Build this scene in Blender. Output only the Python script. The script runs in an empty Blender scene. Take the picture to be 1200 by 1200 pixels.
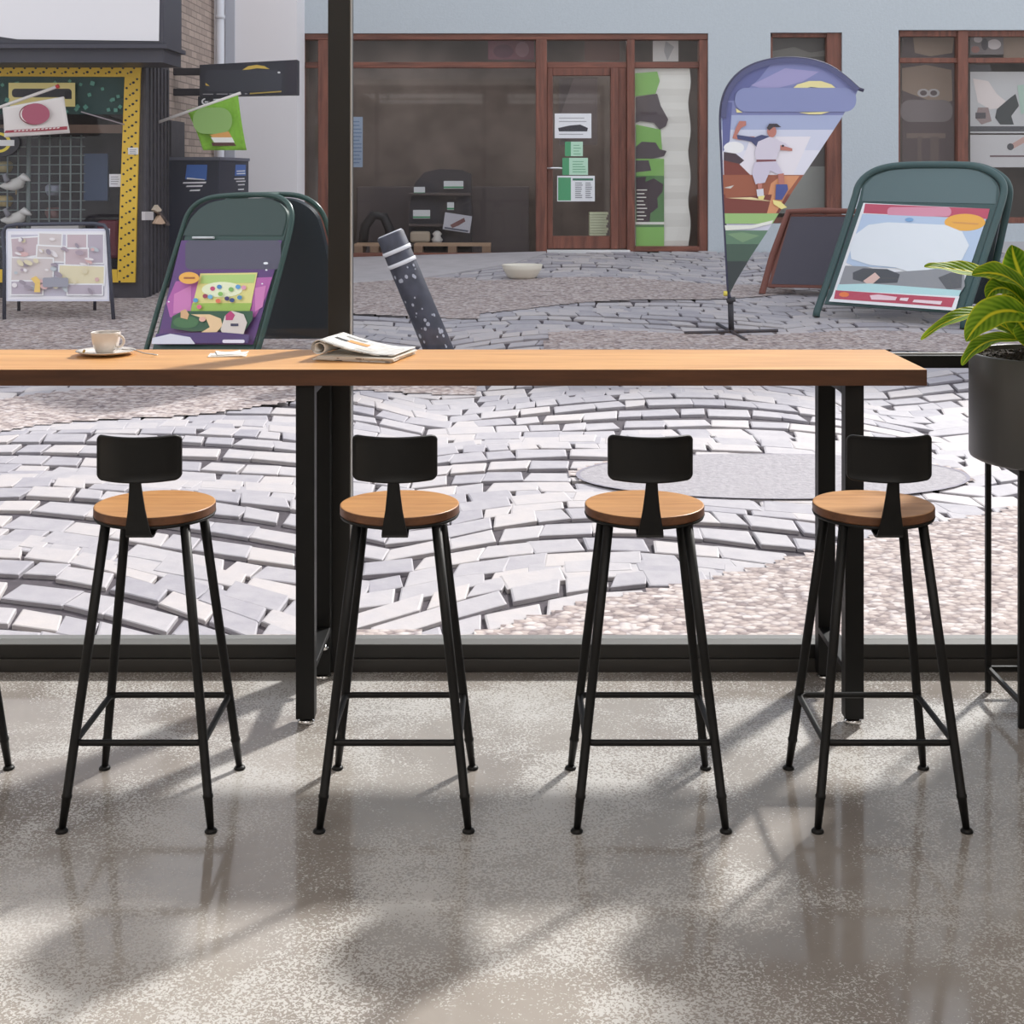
import bpy, bmesh, math, random
from mathutils import Vector, Matrix
random.seed(7)
PI = math.pi
F = 1657.0; CX = 600.0; HY = 200.0; EYE = 1.604
scene = bpy.context.scene
COL = scene.collection

# ------------------------------------------------------------------ camera, light, exposure
cam_d = bpy.data.cameras.new('camera'); cam = bpy.data.objects.new('camera', cam_d); COL.objects.link(cam)
cam.location = (0, 0, EYE); cam.rotation_euler = (PI/2, 0, 0)
cam_d.sensor_fit = 'HORIZONTAL'; cam_d.sensor_width = 36.0; cam_d.lens = 36.0*F/1200.0
cam_d.shift_x = 0.0; cam_d.shift_y = -(600.0-HY)/1200.0
cam_d.clip_end = 200
scene.camera = cam
scene.view_settings.view_transform = 'Standard'; scene.view_settings.look = 'None'
scene.view_settings.gamma = 1.0; scene.view_settings.use_curve_mapping = False
scene.view_settings.exposure = 0.0
w = bpy.data.worlds.new('sky'); scene.world = w; w.use_nodes = True
wn = w.node_tree; bgn = wn.nodes['Background']
wtc = wn.nodes.new('ShaderNodeTexCoord'); wsep = wn.nodes.new('ShaderNodeSeparateXYZ'); wr = wn.nodes.new('ShaderNodeValToRGB')
wn.links.new(wtc.outputs['Generated'], wsep.inputs[0]); wn.links.new(wsep.outputs['Z'], wr.inputs[0]); wn.links.new(wr.outputs[0], bgn.inputs[0])
wr.color_ramp.elements[0].position = 0.0; wr.color_ramp.elements[0].color = (0.88, 0.88, 0.90, 1)
wr.color_ramp.elements[1].position = 0.6; wr.color_ramp.elements[1].color = (0.84, 0.88, 0.97, 1)
bgn.inputs[1].default_value = 1.28
SUN = Vector((-0.77, -1.0, -1.03)).normalized()
sd = bpy.data.lights.new('sun', 'SUN'); sd.energy = 5.4; sd.angle = math.radians(3.6); sd.color = (1.0, 0.975, 0.93)
so = bpy.data.objects.new('sun', sd); COL.objects.link(so); so.location = (6, 9, 9)
so.rotation_euler = SUN.to_track_quat('-Z', 'Y').to_euler()
for i, (x, y) in enumerate(((-1.9, 1.2), (1.2, 1.2), (-1.9, -1.4), (1.2, -1.4))):  # unseen area lights added under the ceiling as indoor fill, no fittings
    ad = bpy.data.lights.new('room_fill_light', 'AREA'); ad.shape = 'RECTANGLE'; ad.size = 2.6; ad.size_y = 1.9
    ad.energy = 27; ad.color = (1.0, 0.97, 0.95)
    ao = bpy.data.objects.new('room_fill_light', ad); COL.objects.link(ao); ao.location = (x, y, 3.26)

# ------------------------------------------------------------------ colour and material helpers
def lin(c):
    c = c/255.0
    return c/12.92 if c <= 0.04045 else ((c+0.055)/1.055)**2.4
OUT = 0.82          # how bright a white card standing outside in the shade reads
def oc(r, g, b, k=None):
    k = k or OUT
    return tuple(min(0.93, lin(v)/k) for v in (r, g, b))+(1,)
def sc(r, g, b): return (lin(r), lin(g), lin(b), 1)
_m = {}
def mat(name, col, rough=0.6, metal=0.0, spec=0.5, coat=0.0, noise=None, bump=None):
    """noise=(scale, amount) varies the colour, bump=(scale, strength)"""
    if name in _m: return _m[name]
    m = bpy.data.materials.new(name); m.use_nodes = True; nt = m.node_tree; p = nt.nodes['Principled BSDF']
    p.inputs['Base Color'].default_value = col; p.inputs['Roughness'].default_value = rough
    p.inputs['Metallic'].default_value = metal; p.inputs['Specular IOR Level'].default_value = spec
    if coat: p.inputs['Coat Weight'].default_value = coat; p.inputs['Coat Roughness'].default_value = 0.08
    tc = nt.nodes.new('ShaderNodeTexCoord')
    if noise:
        n = nt.nodes.new('ShaderNodeTexNoise'); n.inputs['Scale'].default_value = noise[0]; n.inputs['Detail'].default_value = 5
        nt.links.new(tc.outputs['Object'], n.inputs['Vector'])
        r = nt.nodes.new('ShaderNodeValToRGB'); a = noise[1]
        r.color_ramp.elements[0].position = 0.3; r.color_ramp.elements[1].position = 0.7
        r.color_ramp.elements[0].color = tuple(c*(1-a) for c in col[:3])+(1,)
        r.color_ramp.elements[1].color = tuple(min(1, c*(1+a)) for c in col[:3])+(1,)
        nt.links.new(n.outputs['Fac'], r.inputs[0]); nt.links.new(r.outputs[0], p.inputs['Base Color'])
    if bump:
        n = nt.nodes.new('ShaderNodeTexNoise'); n.inputs['Scale'].default_value = bump[0]; n.inputs['Detail'].default_value = 4
        nt.links.new(tc.outputs['Object'], n.inputs['Vector'])
        b = nt.nodes.new('ShaderNodeBump'); b.inputs['Strength'].default_value = bump[1]; b.inputs['Distance'].default_value = 0.01
        nt.links.new(n.outputs['Fac'], b.inputs['Height']); nt.links.new(b.outputs[0], p.inputs['Normal'])
    _m[name] = m
    return m
def pm(r, g, b, rough=0.55):           # printed / painted colour on outdoor things
    return mat('print_%d_%d_%d' % (r, g, b), oc(r, g, b), rough)

def wood(name, c1, c2, axis='X', scale=1.0, rough=0.42, planks=0.0):
    m = bpy.data.materials.new(name); m.use_nodes = True; nt = m.node_tree; p = nt.nodes['Principled BSDF']; L = nt.links
    tc = nt.nodes.new('ShaderNodeTexCoord'); mp = nt.nodes.new('ShaderNodeMapping'); L.new(tc.outputs['Object'], mp.inputs[0])
    s = {'X': (1.2, 14, 14), 'Y': (14, 1.2, 14), 'Z': (14, 14, 1.2)}[axis]
    mp.inputs['Scale'].default_value = tuple(v*scale for v in s)
    n = nt.nodes.new('ShaderNodeTexNoise'); n.inputs['Scale'].default_value = 1.6; n.inputs['Detail'].default_value = 6; n.inputs['Distortion'].default_value = 0.6
    L.new(mp.outputs[0], n.inputs['Vector'])
    n2 = nt.nodes.new('ShaderNodeTexNoise'); n2.inputs['Scale'].default_value = 9; n2.inputs['Detail'].default_value = 3
    L.new(mp.outputs[0], n2.inputs['Vector'])
    ad = nt.nodes.new('ShaderNodeMath'); ad.operation = 'MULTIPLY_ADD'; ad.inputs[1].default_value = 0.35
    L.new(n2.outputs['Fac'], ad.inputs[0]); L.new(n.outputs['Fac'], ad.inputs[2])
    last = ad.outputs[0]
    if planks:
        sep = nt.nodes.new('ShaderNodeSeparateXYZ'); L.new(tc.outputs['Object'], sep.inputs[0])
        sn = nt.nodes.new('ShaderNodeMath'); sn.operation = 'SNAP'; sn.inputs[1].default_value = planks; L.new(sep.outputs['Y'], sn.inputs[0])
        wnz = nt.nodes.new('ShaderNodeTexWhiteNoise'); wnz.noise_dimensions = '1D'; L.new(sn.outputs[0], wnz.inputs['W'])
        a2 = nt.nodes.new('ShaderNodeMath'); a2.operation = 'MULTIPLY_ADD'; a2.inputs[1].default_value = 0.22
        L.new(wnz.outputs['Value'], a2.inputs[0]); L.new(last, a2.inputs[2]); last = a2.outputs[0]
    r = nt.nodes.new('ShaderNodeValToRGB'); r.color_ramp.elements[0].position = 0.42; r.color_ramp.elements[1].position = 0.95
    r.color_ramp.elements[0].color = c1; r.color_ramp.elements[1].color = c2
    L.new(last, r.inputs[0]); L.new(r.outputs[0], p.inputs['Base Color'])
    p.inputs['Roughness'].default_value = rough
    b = nt.nodes.new('ShaderNodeBump'); b.inputs['Strength'].default_value = 0.08; b.inputs['Distance'].default_value = 0.004
    L.new(n2.outputs['Fac'], b.inputs['Height']); L.new(b.outputs[0], p.inputs['Normal'])
    return m

def glass(name, tint=(1, 1, 1, 1), gloss=0.06):
    m = bpy.data.materials.new(name); m.use_nodes = True; nt = m.node_tree
    for n in list(nt.nodes): nt.nodes.remove(n)
    o = nt.nodes.new('ShaderNodeOutputMaterial'); mx = nt.nodes.new('ShaderNodeMixShader')
    t = nt.nodes.new('ShaderNodeBsdfTransparent'); g = nt.nodes.new('ShaderNodeBsdfGlossy'); lw = nt.nodes.new('ShaderNodeLayerWeight')
    t.inputs[0].default_value = tint; g.inputs['Roughness'].default_value = 0.02
    lw.inputs['Blend'].default_value = 0.12
    md = nt.nodes.new('ShaderNodeMath'); md.operation = 'ADD'; md.inputs[1].default_value = gloss
    nt.links.new(lw.outputs['Fresnel'], md.inputs[0])
    nt.links.new(md.outputs[0], mx.inputs[0]); nt.links.new(t.outputs[0], mx.inputs[1]); nt.links.new(g.outputs[0], mx.inputs[2])
    nt.links.new(mx.outputs[0], o.inputs[0])
    return m

# ------------------------------------------------------------------ mesh helpers
def bx(bm, x0, x1, y0, y1, z0, z1, mi=0, bev=0.0):
    r = bmesh.ops.create_cube(bm, size=1.0)
    vs = r['verts']
    for v in vs:
        v.co = Vector((x0+(v.co.x+.5)*(x1-x0), y0+(v.co.y+.5)*(y1-y0), z0+(v.co.z+.5)*(z1-z0)))
    fs = {f for v in vs for f in v.link_faces}
    for f in fs: f.material_index = mi
    if bev:
        es = list({e for v in vs for e in v.link_edges})
        rr = bmesh.ops.bevel(bm, geom=es, offset=bev, segments=2, profile=0.5, affect='EDGES')
        for f in rr['faces']: f.material_index = mi
def tube(bm, pts, rad, n=12, mi=0, cap=True, closed=False):
    pts = [Vector(p) for p in pts]; m = len(pts)
    rs = rad if isinstance(rad, (list, tuple)) else [rad]*m
    rings = []; prev = None
    for i, p in enumerate(pts):
        if closed: t = pts[(i+1) % m]-pts[i-1]
        else: t = pts[min(i+1, m-1)]-pts[max(i-1, 0)]
        t.normalize()
        if prev is None:
            a = Vector((0, 0, 1)) if abs(t.z) < 0.9 else Vector((1, 0, 0))
            nrm = t.cross(a).normalized()
        else:
            nrm = (prev-t*prev.dot(t)).normalized()
        prev = nrm; b = t.cross(nrm)
        rings.append([bm.verts.new(p+(nrm*math.cos(2*PI*k/n)+b*math.sin(2*PI*k/n))*rs[i]) for k in range(n)])
    rng = range(m if closed else m-1)
    for i in rng:
        A, B = rings[i], rings[(i+1) % m]
        for k in range(n):
            f = bm.faces.new((A[k], A[(k+1) % n], B[(k+1) % n], B[k])); f.smooth = True; f.material_index = mi
    if cap and not closed:
        f = bm.faces.new(rings[0][::-1]); f.material_index = mi
        f = bm.faces.new(rings[-1]); f.material_index = mi
def lathe(bm, cx, cy, prof, n=40, mi=0, smooth=True):
    rings = []
    for (r, z) in prof:
        if r < 1e-5: rings.append([bm.verts.new((cx, cy, z))])
        else: rings.append([bm.verts.new((cx+r*math.cos(2*PI*k/n), cy+r*math.sin(2*PI*k/n), z)) for k in range(n)])
    for A, B in zip(rings, rings[1:]):
        for k in range(n):
            k2 = (k+1) % n
            if len(A) == 1 and len(B) == 1: continue
            if len(A) == 1: f = bm.faces.new((A[0], B[k2], B[k]))
            elif len(B) == 1: f = bm.faces.new((A[k], A[k2], B[0]))
            else: f = bm.faces.new((A[k], A[k2], B[k2], B[k]))
            f.smooth = smooth; f.material_index = mi
def prism(bm, poly, off, mi=0, side=None):
    """poly: list of 3D points, extruded by vector off"""
    poly = [Vector(p) for p in poly]; off = Vector(off)
    a = [bm.verts.new(p) for p in poly]; b = [bm.verts.new(p+off) for p in poly]; n = len(poly)
    f = bm.faces.new(a); f.material_index = mi
    f = bm.faces.new(b[::-1]); f.material_index = mi
    for k in range(n):
        f = bm.faces.new((a[k], b[k], b[(k+1) % n], a[(k+1) % n])); f.material_index = mi if side is None else side
WL = {}
def obj(name, bm, mats, parent=None, label=None, cat=None, group=None, kind=None, auto=True, recalc=True):
    if recalc: bmesh.ops.recalc_face_normals(bm, faces=bm.faces[:])
    if parent is not None: off = WL[parent.name]
    else:
        xs = [v.co for v in bm.verts]
        off = Vector(((min(v.x for v in xs)+max(v.x for v in xs))/2, (min(v.y for v in xs)+max(v.y for v in xs))/2, min(v.z for v in xs)))
        if kind == 'structure': off = Vector((0, 0, 0))
    for v in bm.verts: v.co -= off
    me = bpy.data.meshes.new(name); bm.to_mesh(me); bm.free()
    if not isinstance(mats, (list, tuple)): mats = [mats]
    for m in mats: me.materials.append(m)
    o = bpy.data.objects.new(name, me); COL.objects.link(o)
    if parent is not None: o.parent = parent
    else: o.location = off
    WL[o.name] = Vector(off)
    if label: o['label'] = label
    if cat: o['category'] = cat
    if group: o['group'] = group
    if kind: o['kind'] = kind
    return o
def thing(name, loc, label, cat, group=None):
    o = bpy.data.objects.new(name, None); COL.objects.link(o); o.location = loc; o.empty_display_size = 0.1
    o['label'] = label; o['category'] = cat
    if group: o['group'] = group
    WL[o.name] = Vector(loc)
    return o
def copy_tree(o, parent=None):
    c = o.copy(); COL.objects.link(c)
    if parent is not None: c.parent = parent
    for ch in list(o.children): copy_tree(ch, c)
    return c
def B(): return bmesh.new()
def P(px, py, d): return Vector(((px-CX)*d/F, d, EYE-(py-HY)*d/F))
class Plane:
    def __init__(s, o, u, v): s.o = Vector(o); s.n = Vector(u).cross(Vector(v)).normalized(); s.n = -s.n if s.n.y > 0 else s.n
    def at(s, px, py, off=0.0):
        c = Vector((0, 0, EYE)); r = Vector(((px-CX)/F, 1, -(py-HY)/F))
        t = (s.o-c).dot(s.n)/r.dot(s.n)
        return c+r*t+s.n*off
def flat(d): return Plane((0, d, 0), (1, 0, 0), (0, 0, 1))
def ell(cx, cy, rx, ry, n=22, a=0.0):
    return [(cx+rx*math.cos(2*PI*k/n)*math.cos(a)-ry*math.sin(2*PI*k/n)*math.sin(a), cy+rx*math.cos(2*PI*k/n)*math.sin(a)+ry*math.sin(2*PI*k/n)*math.cos(a)) for k in range(n)]
def chai(p, n=2):
    for _ in range(n):
        q = [p[0]]
        for a, b in zip(p, p[1:]): q += [(a[0]*.75+b[0]*.25, a[1]*.75+b[1]*.25), (a[0]*.25+b[0]*.75, a[1]*.25+b[1]*.75)]
        q.append(p[-1]); p = q
    return p
def rc(x0, y0, x1, y1): return [(x0, y0), (x1, y0), (x1, y1), (x0, y1)]
def rrect(x0, y0, x1, y1, r, n=5):
    pts = []
    for cx, cy, a0 in ((x1-r, y0+r, -90), (x1-r, y1-r, 0), (x0+r, y1-r, 90), (x0+r, y0+r, 180)):
        for k in range(n+1):
            a = math.radians(a0+90*k/n); pts.append((cx+r*math.cos(a), cy+r*math.sin(a)))
    return pts
def art(name, plane, items, parent, step=0.0012, base=0.001, **kw):
    """printed artwork: flat shapes lying on a panel, one mesh; items = [(material, pixel polygon)]"""
    bm = B(); mats = []
    for i, (m, poly) in enumerate(items):
        if m not in mats: mats.append(m)
        vs = [bm.verts.new(plane.at(x, y, base+step*i)) for x, y in poly]
        f = bm.faces.new(vs); f.material_index = mats.index(m)
        if f.normal.dot(plane.n) < 0: f.normal_flip()
    return obj(name, bm, mats, parent, recalc=False, **kw)
def slope(x, y):
    z = 0.059*(y-4.8)
    if x < 0.39: z -= 0.09*min(1, (0.39-x)/2.2)*max(0, (y-12.5)/3.7)
    return z
def gh(px, py):
    d = 1.887/((py-HY)/F+0.059)
    return Vector(((px-CX)*d/F, d, slope(0.5, d)))

# ------------------------------------------------------------------ materials
BLK = mat('black_powder_coat', sc(11, 11, 11), 0.5, spec=0.35)
BLKF = mat('black_window_metal', sc(30, 28, 26), 0.42, spec=0.5)
SILL = mat('dark_sill_metal', sc(56, 54, 52), 0.4, spec=0.5)
CHROME = mat('chrome', (0.75, 0.75, 0.75, 1), 0.12, metal=1.0)
WTOP = wood('oiled_oak', sc(190, 134, 80), sc(226, 174, 112), 'X', 1.0, 0.4, planks=0.075)
WEDGE = wood('shaded_oak_edge', sc(74, 46, 30), sc(106, 68, 44), 'X', 1.0, 0.45)  # tabletop sides: same oak, with their shade put into the colour
WSEAT = wood('stool_oak', sc(168, 116, 68), sc(208, 156, 100), 'X', 2.2, 0.4)
WSEDGE = wood('stool_shaded_edge', sc(84, 52, 32), sc(120, 78, 50), 'X', 2.2, 0.45)  # seat side: the seat's oak darkened to carry its shading
PLASTER = mat('warm_white_plaster', sc(214, 208, 200), 0.8)
GLASS = glass('clear_window_glass', gloss=0.01)
SHOPG = glass('shop_glass', (0.97, 0.97, 0.97, 1), gloss=0.012)
BLUE = mat('pale_blue_render', oc(176, 184, 189), 0.85, noise=(30, .03), bump=(45, .35))
WHITEW = mat('white_render', oc(222, 220, 222), 0.85)
BROWN = wood('red_brown_wood', oc(82, 48, 40), oc(132, 80, 64), 'Z', 1.0, 0.5)
BROWNX = wood('red_brown_wood_rail', oc(82, 48, 40), oc(132, 80, 64), 'X', 1.0, 0.5)
DARKIN = mat('dark_interior', oc(112, 102, 98), 0.8, noise=(2.0, .3))
DARKFL = mat('interior_floor', oc(110, 100, 95), 0.8)
CLAD = mat('dark_cladding', oc(62, 60, 66), 0.6, noise=(12, .2))
CLAD2 = mat('dark_fascia_paint', oc(56, 56, 66), 0.5)
GREENF = mat('green_plastic', oc(32, 62, 56), 0.35)
GREEND = mat('dark_green_plastic', oc(42, 52, 60), 0.5)

def floor_mat():
    m = bpy.data.materials.new('polished_concrete'); m.use_nodes = True; nt = m.node_tree; p = nt.nodes['Principled BSDF']; L = nt.links
    tc = nt.nodes.new('ShaderNodeTexCoord')
    def noise(s, d, dist=0.0, rough=0.5):
        n = nt.nodes.new('ShaderNodeTexNoise'); n.inputs['Scale'].default_value = s; n.inputs['Detail'].default_value = d
        n.inputs['Distortion'].default_value = dist; n.inputs['Roughness'].default_value = rough
        L.new(tc.outputs['Object'], n.inputs['Vector']); return n.outputs['Fac']
    def mth(op, a, b=None, c=None):
        n = nt.nodes.new('ShaderNodeMath'); n.operation = op
        for i, v in enumerate((a, b, c)):
            if v is None: continue
            if isinstance(v, (int, float)): n.inputs[i].default_value = v
            else: L.new(v, n.inputs[i])
        return n.outputs[0]
    fine = noise(150, 1.5, 0.9)
    dens = noise(2.2, 6, 0.4, 0.66)
    thr = mth('MULTIPLY_ADD', dens, -1.15, 1.105)          # more flecks where dens is high
    fl = mth('MULTIPLY', mth('SUBTRACT', fine, thr), 26.0)
    n = nt.nodes.new('ShaderNodeClamp'); L.new(fl, n.inputs[0]); fleck = n.outputs[0]
    big = noise(1.1, 6, 0.5, 0.6)
    r = nt.nodes.new('ShaderNodeValToRGB'); L.new(big, r.inputs[0])
    r.color_ramp.elements[0].position = 0.3; r.color_ramp.elements[0].color = sc(134, 127, 122)
    r.color_ramp.elements[1].position = 0.72; r.color_ramp.elements[1].color = sc(176, 170, 163)
    mx = nt.nodes.new('ShaderNodeMix'); mx.data_type = 'RGBA'
    L.new(fleck, mx.inputs[0]); L.new(r.outputs[0], mx.inputs[6]); mx.inputs[7].default_value = sc(192, 190, 187)
    L.new(mx.outputs[2], p.inputs['Base Color'])
    L.new(mth('MULTIPLY_ADD', fleck, 0.22, 0.085), p.inputs['Roughness'])
    p.inputs['Specular IOR Level'].default_value = 0.6
    b = nt.nodes.new('ShaderNodeBump'); b.inputs['Strength'].default_value = 0.05; b.inputs['Distance'].default_value = 0.002
    L.new(fleck, b.inputs['Height']); L.new(b.outputs[0], p.inputs['Normal'])
    return m

# ------------------------------------------------------------------ the room
WX0, WX1 = -3.6, 2.6; YW = 4.52; YB = -2.6; HC = 3.3
bm = B(); bx(bm, WX0, WX1, YB, YW+0.1, -0.12, 0.0); obj('floor', bm, floor_mat(), kind='structure')
bm = B(); bx(bm, WX0, WX1, YB, YW+0.12, HC, HC+0.12); obj('ceiling', bm, PLASTER, kind='structure')
bm = B(); bx(bm, WX0-.12, WX0, YB, YW+0.12, -0.12, HC+.12); obj('wall_left', bm, PLASTER, kind='structure')
bm = B(); bx(bm, WX1, WX1+.12, YB, YW+0.12, -0.12, HC+.12); obj('wall_right', bm, PLASTER, kind='structure')
bm = B(); bx(bm, WX0-.12, WX1+.12, YB-.12, YB, -0.12, HC+.12); obj('wall_back', bm, PLASTER, kind='structure')
bm = B(); bx(bm, 1.83, WX1, YW, YW+0.14, 0, HC); obj('wall_front', bm, PLASTER, kind='structure')
# window wall: kick strip, sill, rail, mullions, head
wf = B(); bx(wf, WX0, 1.83, YW, YW+.1, 0.0, .042, bev=.002)
frame = obj('window_1', wf, SILL, kind='structure')
wf = B(); bx(wf, WX0, 1.83, YW+.008, YW+.1, .042, .085, bev=.0015); obj('window_frame', wf, BLKF, frame)
wf = B(); bx(wf, WX0, 1.83, YW+.008, YW+.1, .0852, .0875); obj('window_ledge', wf, mat('ledge_sun_sheen', sc(104, 104, 102), .5), frame)  # thin top sheet, the sun's grazing reflection put into its paler grey
wf = B(); bx(wf, WX0, 1.83, YW+.004, YW+.09, .972, 1.0125, bev=.002); obj('window_rail', wf, BLKF, frame)
for x0, x1 in ((-.588, -.518), (-2.72, -2.65), (1.76, 1.83)):
    wf = B(); bx(wf, x0, x1, YW-.004, YW+.1, .0, HC, bev=.002); obj('mullion', wf, BLKF, frame)
wf = B(); bx(wf, -.518, -.5135, YW, YW+.02, .0876, HC-.09); obj('gasket', wf, mat('light_gasket', sc(170, 168, 166), .4), frame)
wf = B(); bx(wf, WX0, 1.83, YW+.03, YW+.05, 1.0126, 1.0165); obj('gasket', wf, mat('light_gasket', sc(170, 168, 166), .4), frame)
wf = B(); bx(wf, WX0, 1.83, YW, YW+.1, HC-.09, HC); obj('window_head', wf, BLKF, frame)
for i, (x0, x1) in enumerate(((WX0, -2.72), (-2.65, -.588), (-.518, 1.76))):
    for z0, z1 in ((.0875, .972), (1.0125, HC-.09)):
        wf = B(); bx(wf, x0, x1, YW+.055, YW+.063, z0, z1); obj('pane', wf, GLASS, frame)

# ------------------------------------------------------------------ street ground
def topx(x, y):
    z = slope(0.5, y); return CX+x*F/y, HY+(EYE-z)*F/y
def is_gravel(x, y):
    if y < 4.66: return True
    px, py = topx(x, y)
    py += 3*math.sin(px*.02)
    if py > 742-(px-560)*0.235 and px > 540: return True
    if px <= 540 and py > 742+(540-px)*.03: return py > 738 and px > 230
    if px < 400:
        if 452 < py and py > 470-px*.09 and py < 508-px*.10: return True
        if py <= 424: return True
    elif px < 560:
        if 322 < py < 372 or 440 < py < 462: return True
    if 560 <= px < 930:
        if 326+(px-560)*.02 < py < 366-(px-560)*.06: return True
    if px >= 640 and 392 < py < 415: return True
    mx, my = (px-905)/235, (py-560)/23
    if mx*mx+my*my < 1: return True
    return False
gx0, gx1, gy0, gy1 = -8.5, 8.5, 4.62, 16.4
base = B(); NX, NY = 20, 24
grid = [[base.verts.new((gx0+(gx1-gx0)*i/NX, gy0+(gy1-gy0)*j/NY, 0)) for i in range(NX+1)] for j in range(NY+1)]
for r in grid:
    for v in r: v.co.z = slope(v.co.x, v.co.y)-.012
for j in range(NY):
    for i in range(NX): base.faces.new((grid[j][i], grid[j][i+1], grid[j+1][i+1], grid[j+1][i]))
obj('street_ground', base, mat('dark_joint_sand', oc(62, 56, 62), .9, noise=(20, .3)), kind='structure')

def gravel_mat():
    m = bpy.data.materials.new('fine_pebble_paving'); m.use_nodes = True; nt = m.node_tree; p = nt.nodes['Principled BSDF']; L = nt.links
    tc = nt.nodes.new('ShaderNodeTexCoord'); v = nt.nodes.new('ShaderNodeTexVoronoi'); v.inputs['Scale'].default_value = 50
    mp = nt.nodes.new('ShaderNodeMapping'); mp.inputs['Scale'].default_value = (.6, .8, .8)
    L.new(tc.outputs['Object'], mp.inputs[0]); L.new(mp.outputs[0], v.inputs['Vector'])
    sepc = nt.nodes.new('ShaderNodeSeparateColor'); L.new(v.outputs['Color'], sepc.inputs[0])
    r = nt.nodes.new('ShaderNodeValToRGB'); L.new(sepc.outputs[0], r.inputs[0])
    r.color_ramp.elements[0].color = oc(118, 106, 105); r.color_ramp.elements[1].color = oc(180, 172, 170)
    e = r.color_ramp.elements.new(.35); e.color = oc(155, 142, 137)
    e = r.color_ramp.elements.new(.7); e.color = oc(164, 153, 149)
    d = nt.nodes.new('ShaderNodeValToRGB'); L.new(v.outputs['Distance'], d.inputs[0])
    d.color_ramp.elements[0].position = .45; d.color_ramp.elements[0].color = (1, 1, 1, 1)
    d.color_ramp.elements[1].position = .85; d.color_ramp.elements[1].color = (.55, .53, .56, 1)
    mx = nt.nodes.new('ShaderNodeMix'); mx.data_type = 'RGBA'; mx.blend_type = 'MULTIPLY'; mx.inputs[0].default_value = 1
    L.new(r.outputs[0], mx.inputs[6]); L.new(d.outputs[0], mx.inputs[7]); L.new(mx.outputs[2], p.inputs['Base Color'])
    p.inputs['Roughness'].default_value = .85
    b = nt.nodes.new('ShaderNodeBump'); b.invert = True; b.inputs['Strength'].default_value = .5; b.inputs['Distance'].default_value = .01
    L.new(v.outputs['Distance'], b.inputs['Height']); L.new(b.outputs[0], p.inputs['Normal'])
    return m
g = B(); cell = .045; vc = {}
def gv(i, j):
    if (i, j) not in vc:
        x, y = gx0+i*cell, gy0+j*cell; vc[(i, j)] = g.verts.new((x, y, slope(x, y)+.0125))
    return vc[(i, j)]
for j in range(int((gy1-gy0)/cell)):
    for i in range(int((gx1-gx0)/cell)):
        x, y = gx0+(i+.5)*cell, gy0+(j+.5)*cell
        if abs(x) < .385*y+.9 and is_gravel(x, y): g.faces.new((gv(i, j), gv(i+1, j), gv(i+1, j+1), gv(i, j+1)))
obj('street_pebble_strip', g, gravel_mat(), kind='structure')

def stone_mat():
    m = bpy.data.materials.new('granite_setts'); m.use_nodes = True; nt = m.node_tree; p = nt.nodes['Principled BSDF']; L = nt.links
    a = nt.nodes.new('ShaderNodeAttribute'); a.attribute_name = 'tone'
    n = nt.nodes.new('ShaderNodeTexNoise'); n.inputs['Scale'].default_value = 14; n.inputs['Detail'].default_value = 6
    tc = nt.nodes.new('ShaderNodeTexCoord'); L.new(tc.outputs['Object'], n.inputs['Vector'])
    md = nt.nodes.new('ShaderNodeMath'); md.operation = 'MULTIPLY_ADD'; md.inputs[1].default_value = .45
    L.new(n.outputs['Fac'], md.inputs[0]); L.new(a.outputs['Fac'], md.inputs[2])
    r = nt.nodes.new('ShaderNodeValToRGB'); L.new(md.outputs[0], r.inputs[0])
    r.color_ramp.elements[0].position = .15; r.color_ramp.elements[0].color = oc(136, 133, 140)
    r.color_ramp.elements[1].position = 1.0; r.color_ramp.elements[1].color = oc(176, 168, 164)
    e = r.color_ramp.elements.new(.55); e.color = oc(158, 154, 157)
    L.new(r.outputs[0], p.inputs['Base Color']); p.inputs['Roughness'].default_value = .7
    b = nt.nodes.new('ShaderNodeBump'); b.inputs['Strength'].default_value = .3; b.inputs['Distance'].default_value = .01
    L.new(n.outputs['Fac'], b.inputs['Height']); L.new(b.outputs[0], p.inputs['Normal'])
    return m
st = B(); tone = st.verts.layers.float.new('tone')
def rowf(x, r):
    w = 2.7; t = ((x+.5+.08*math.sin(r*.5)) % w)/w
    return .50*(4*t*(1-t))*(1+.25*math.sin(r*.9)) + .10*math.sin(x*2.3+r*.2) - .12*x
rnd = random.Random(3)
rh = .158
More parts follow.
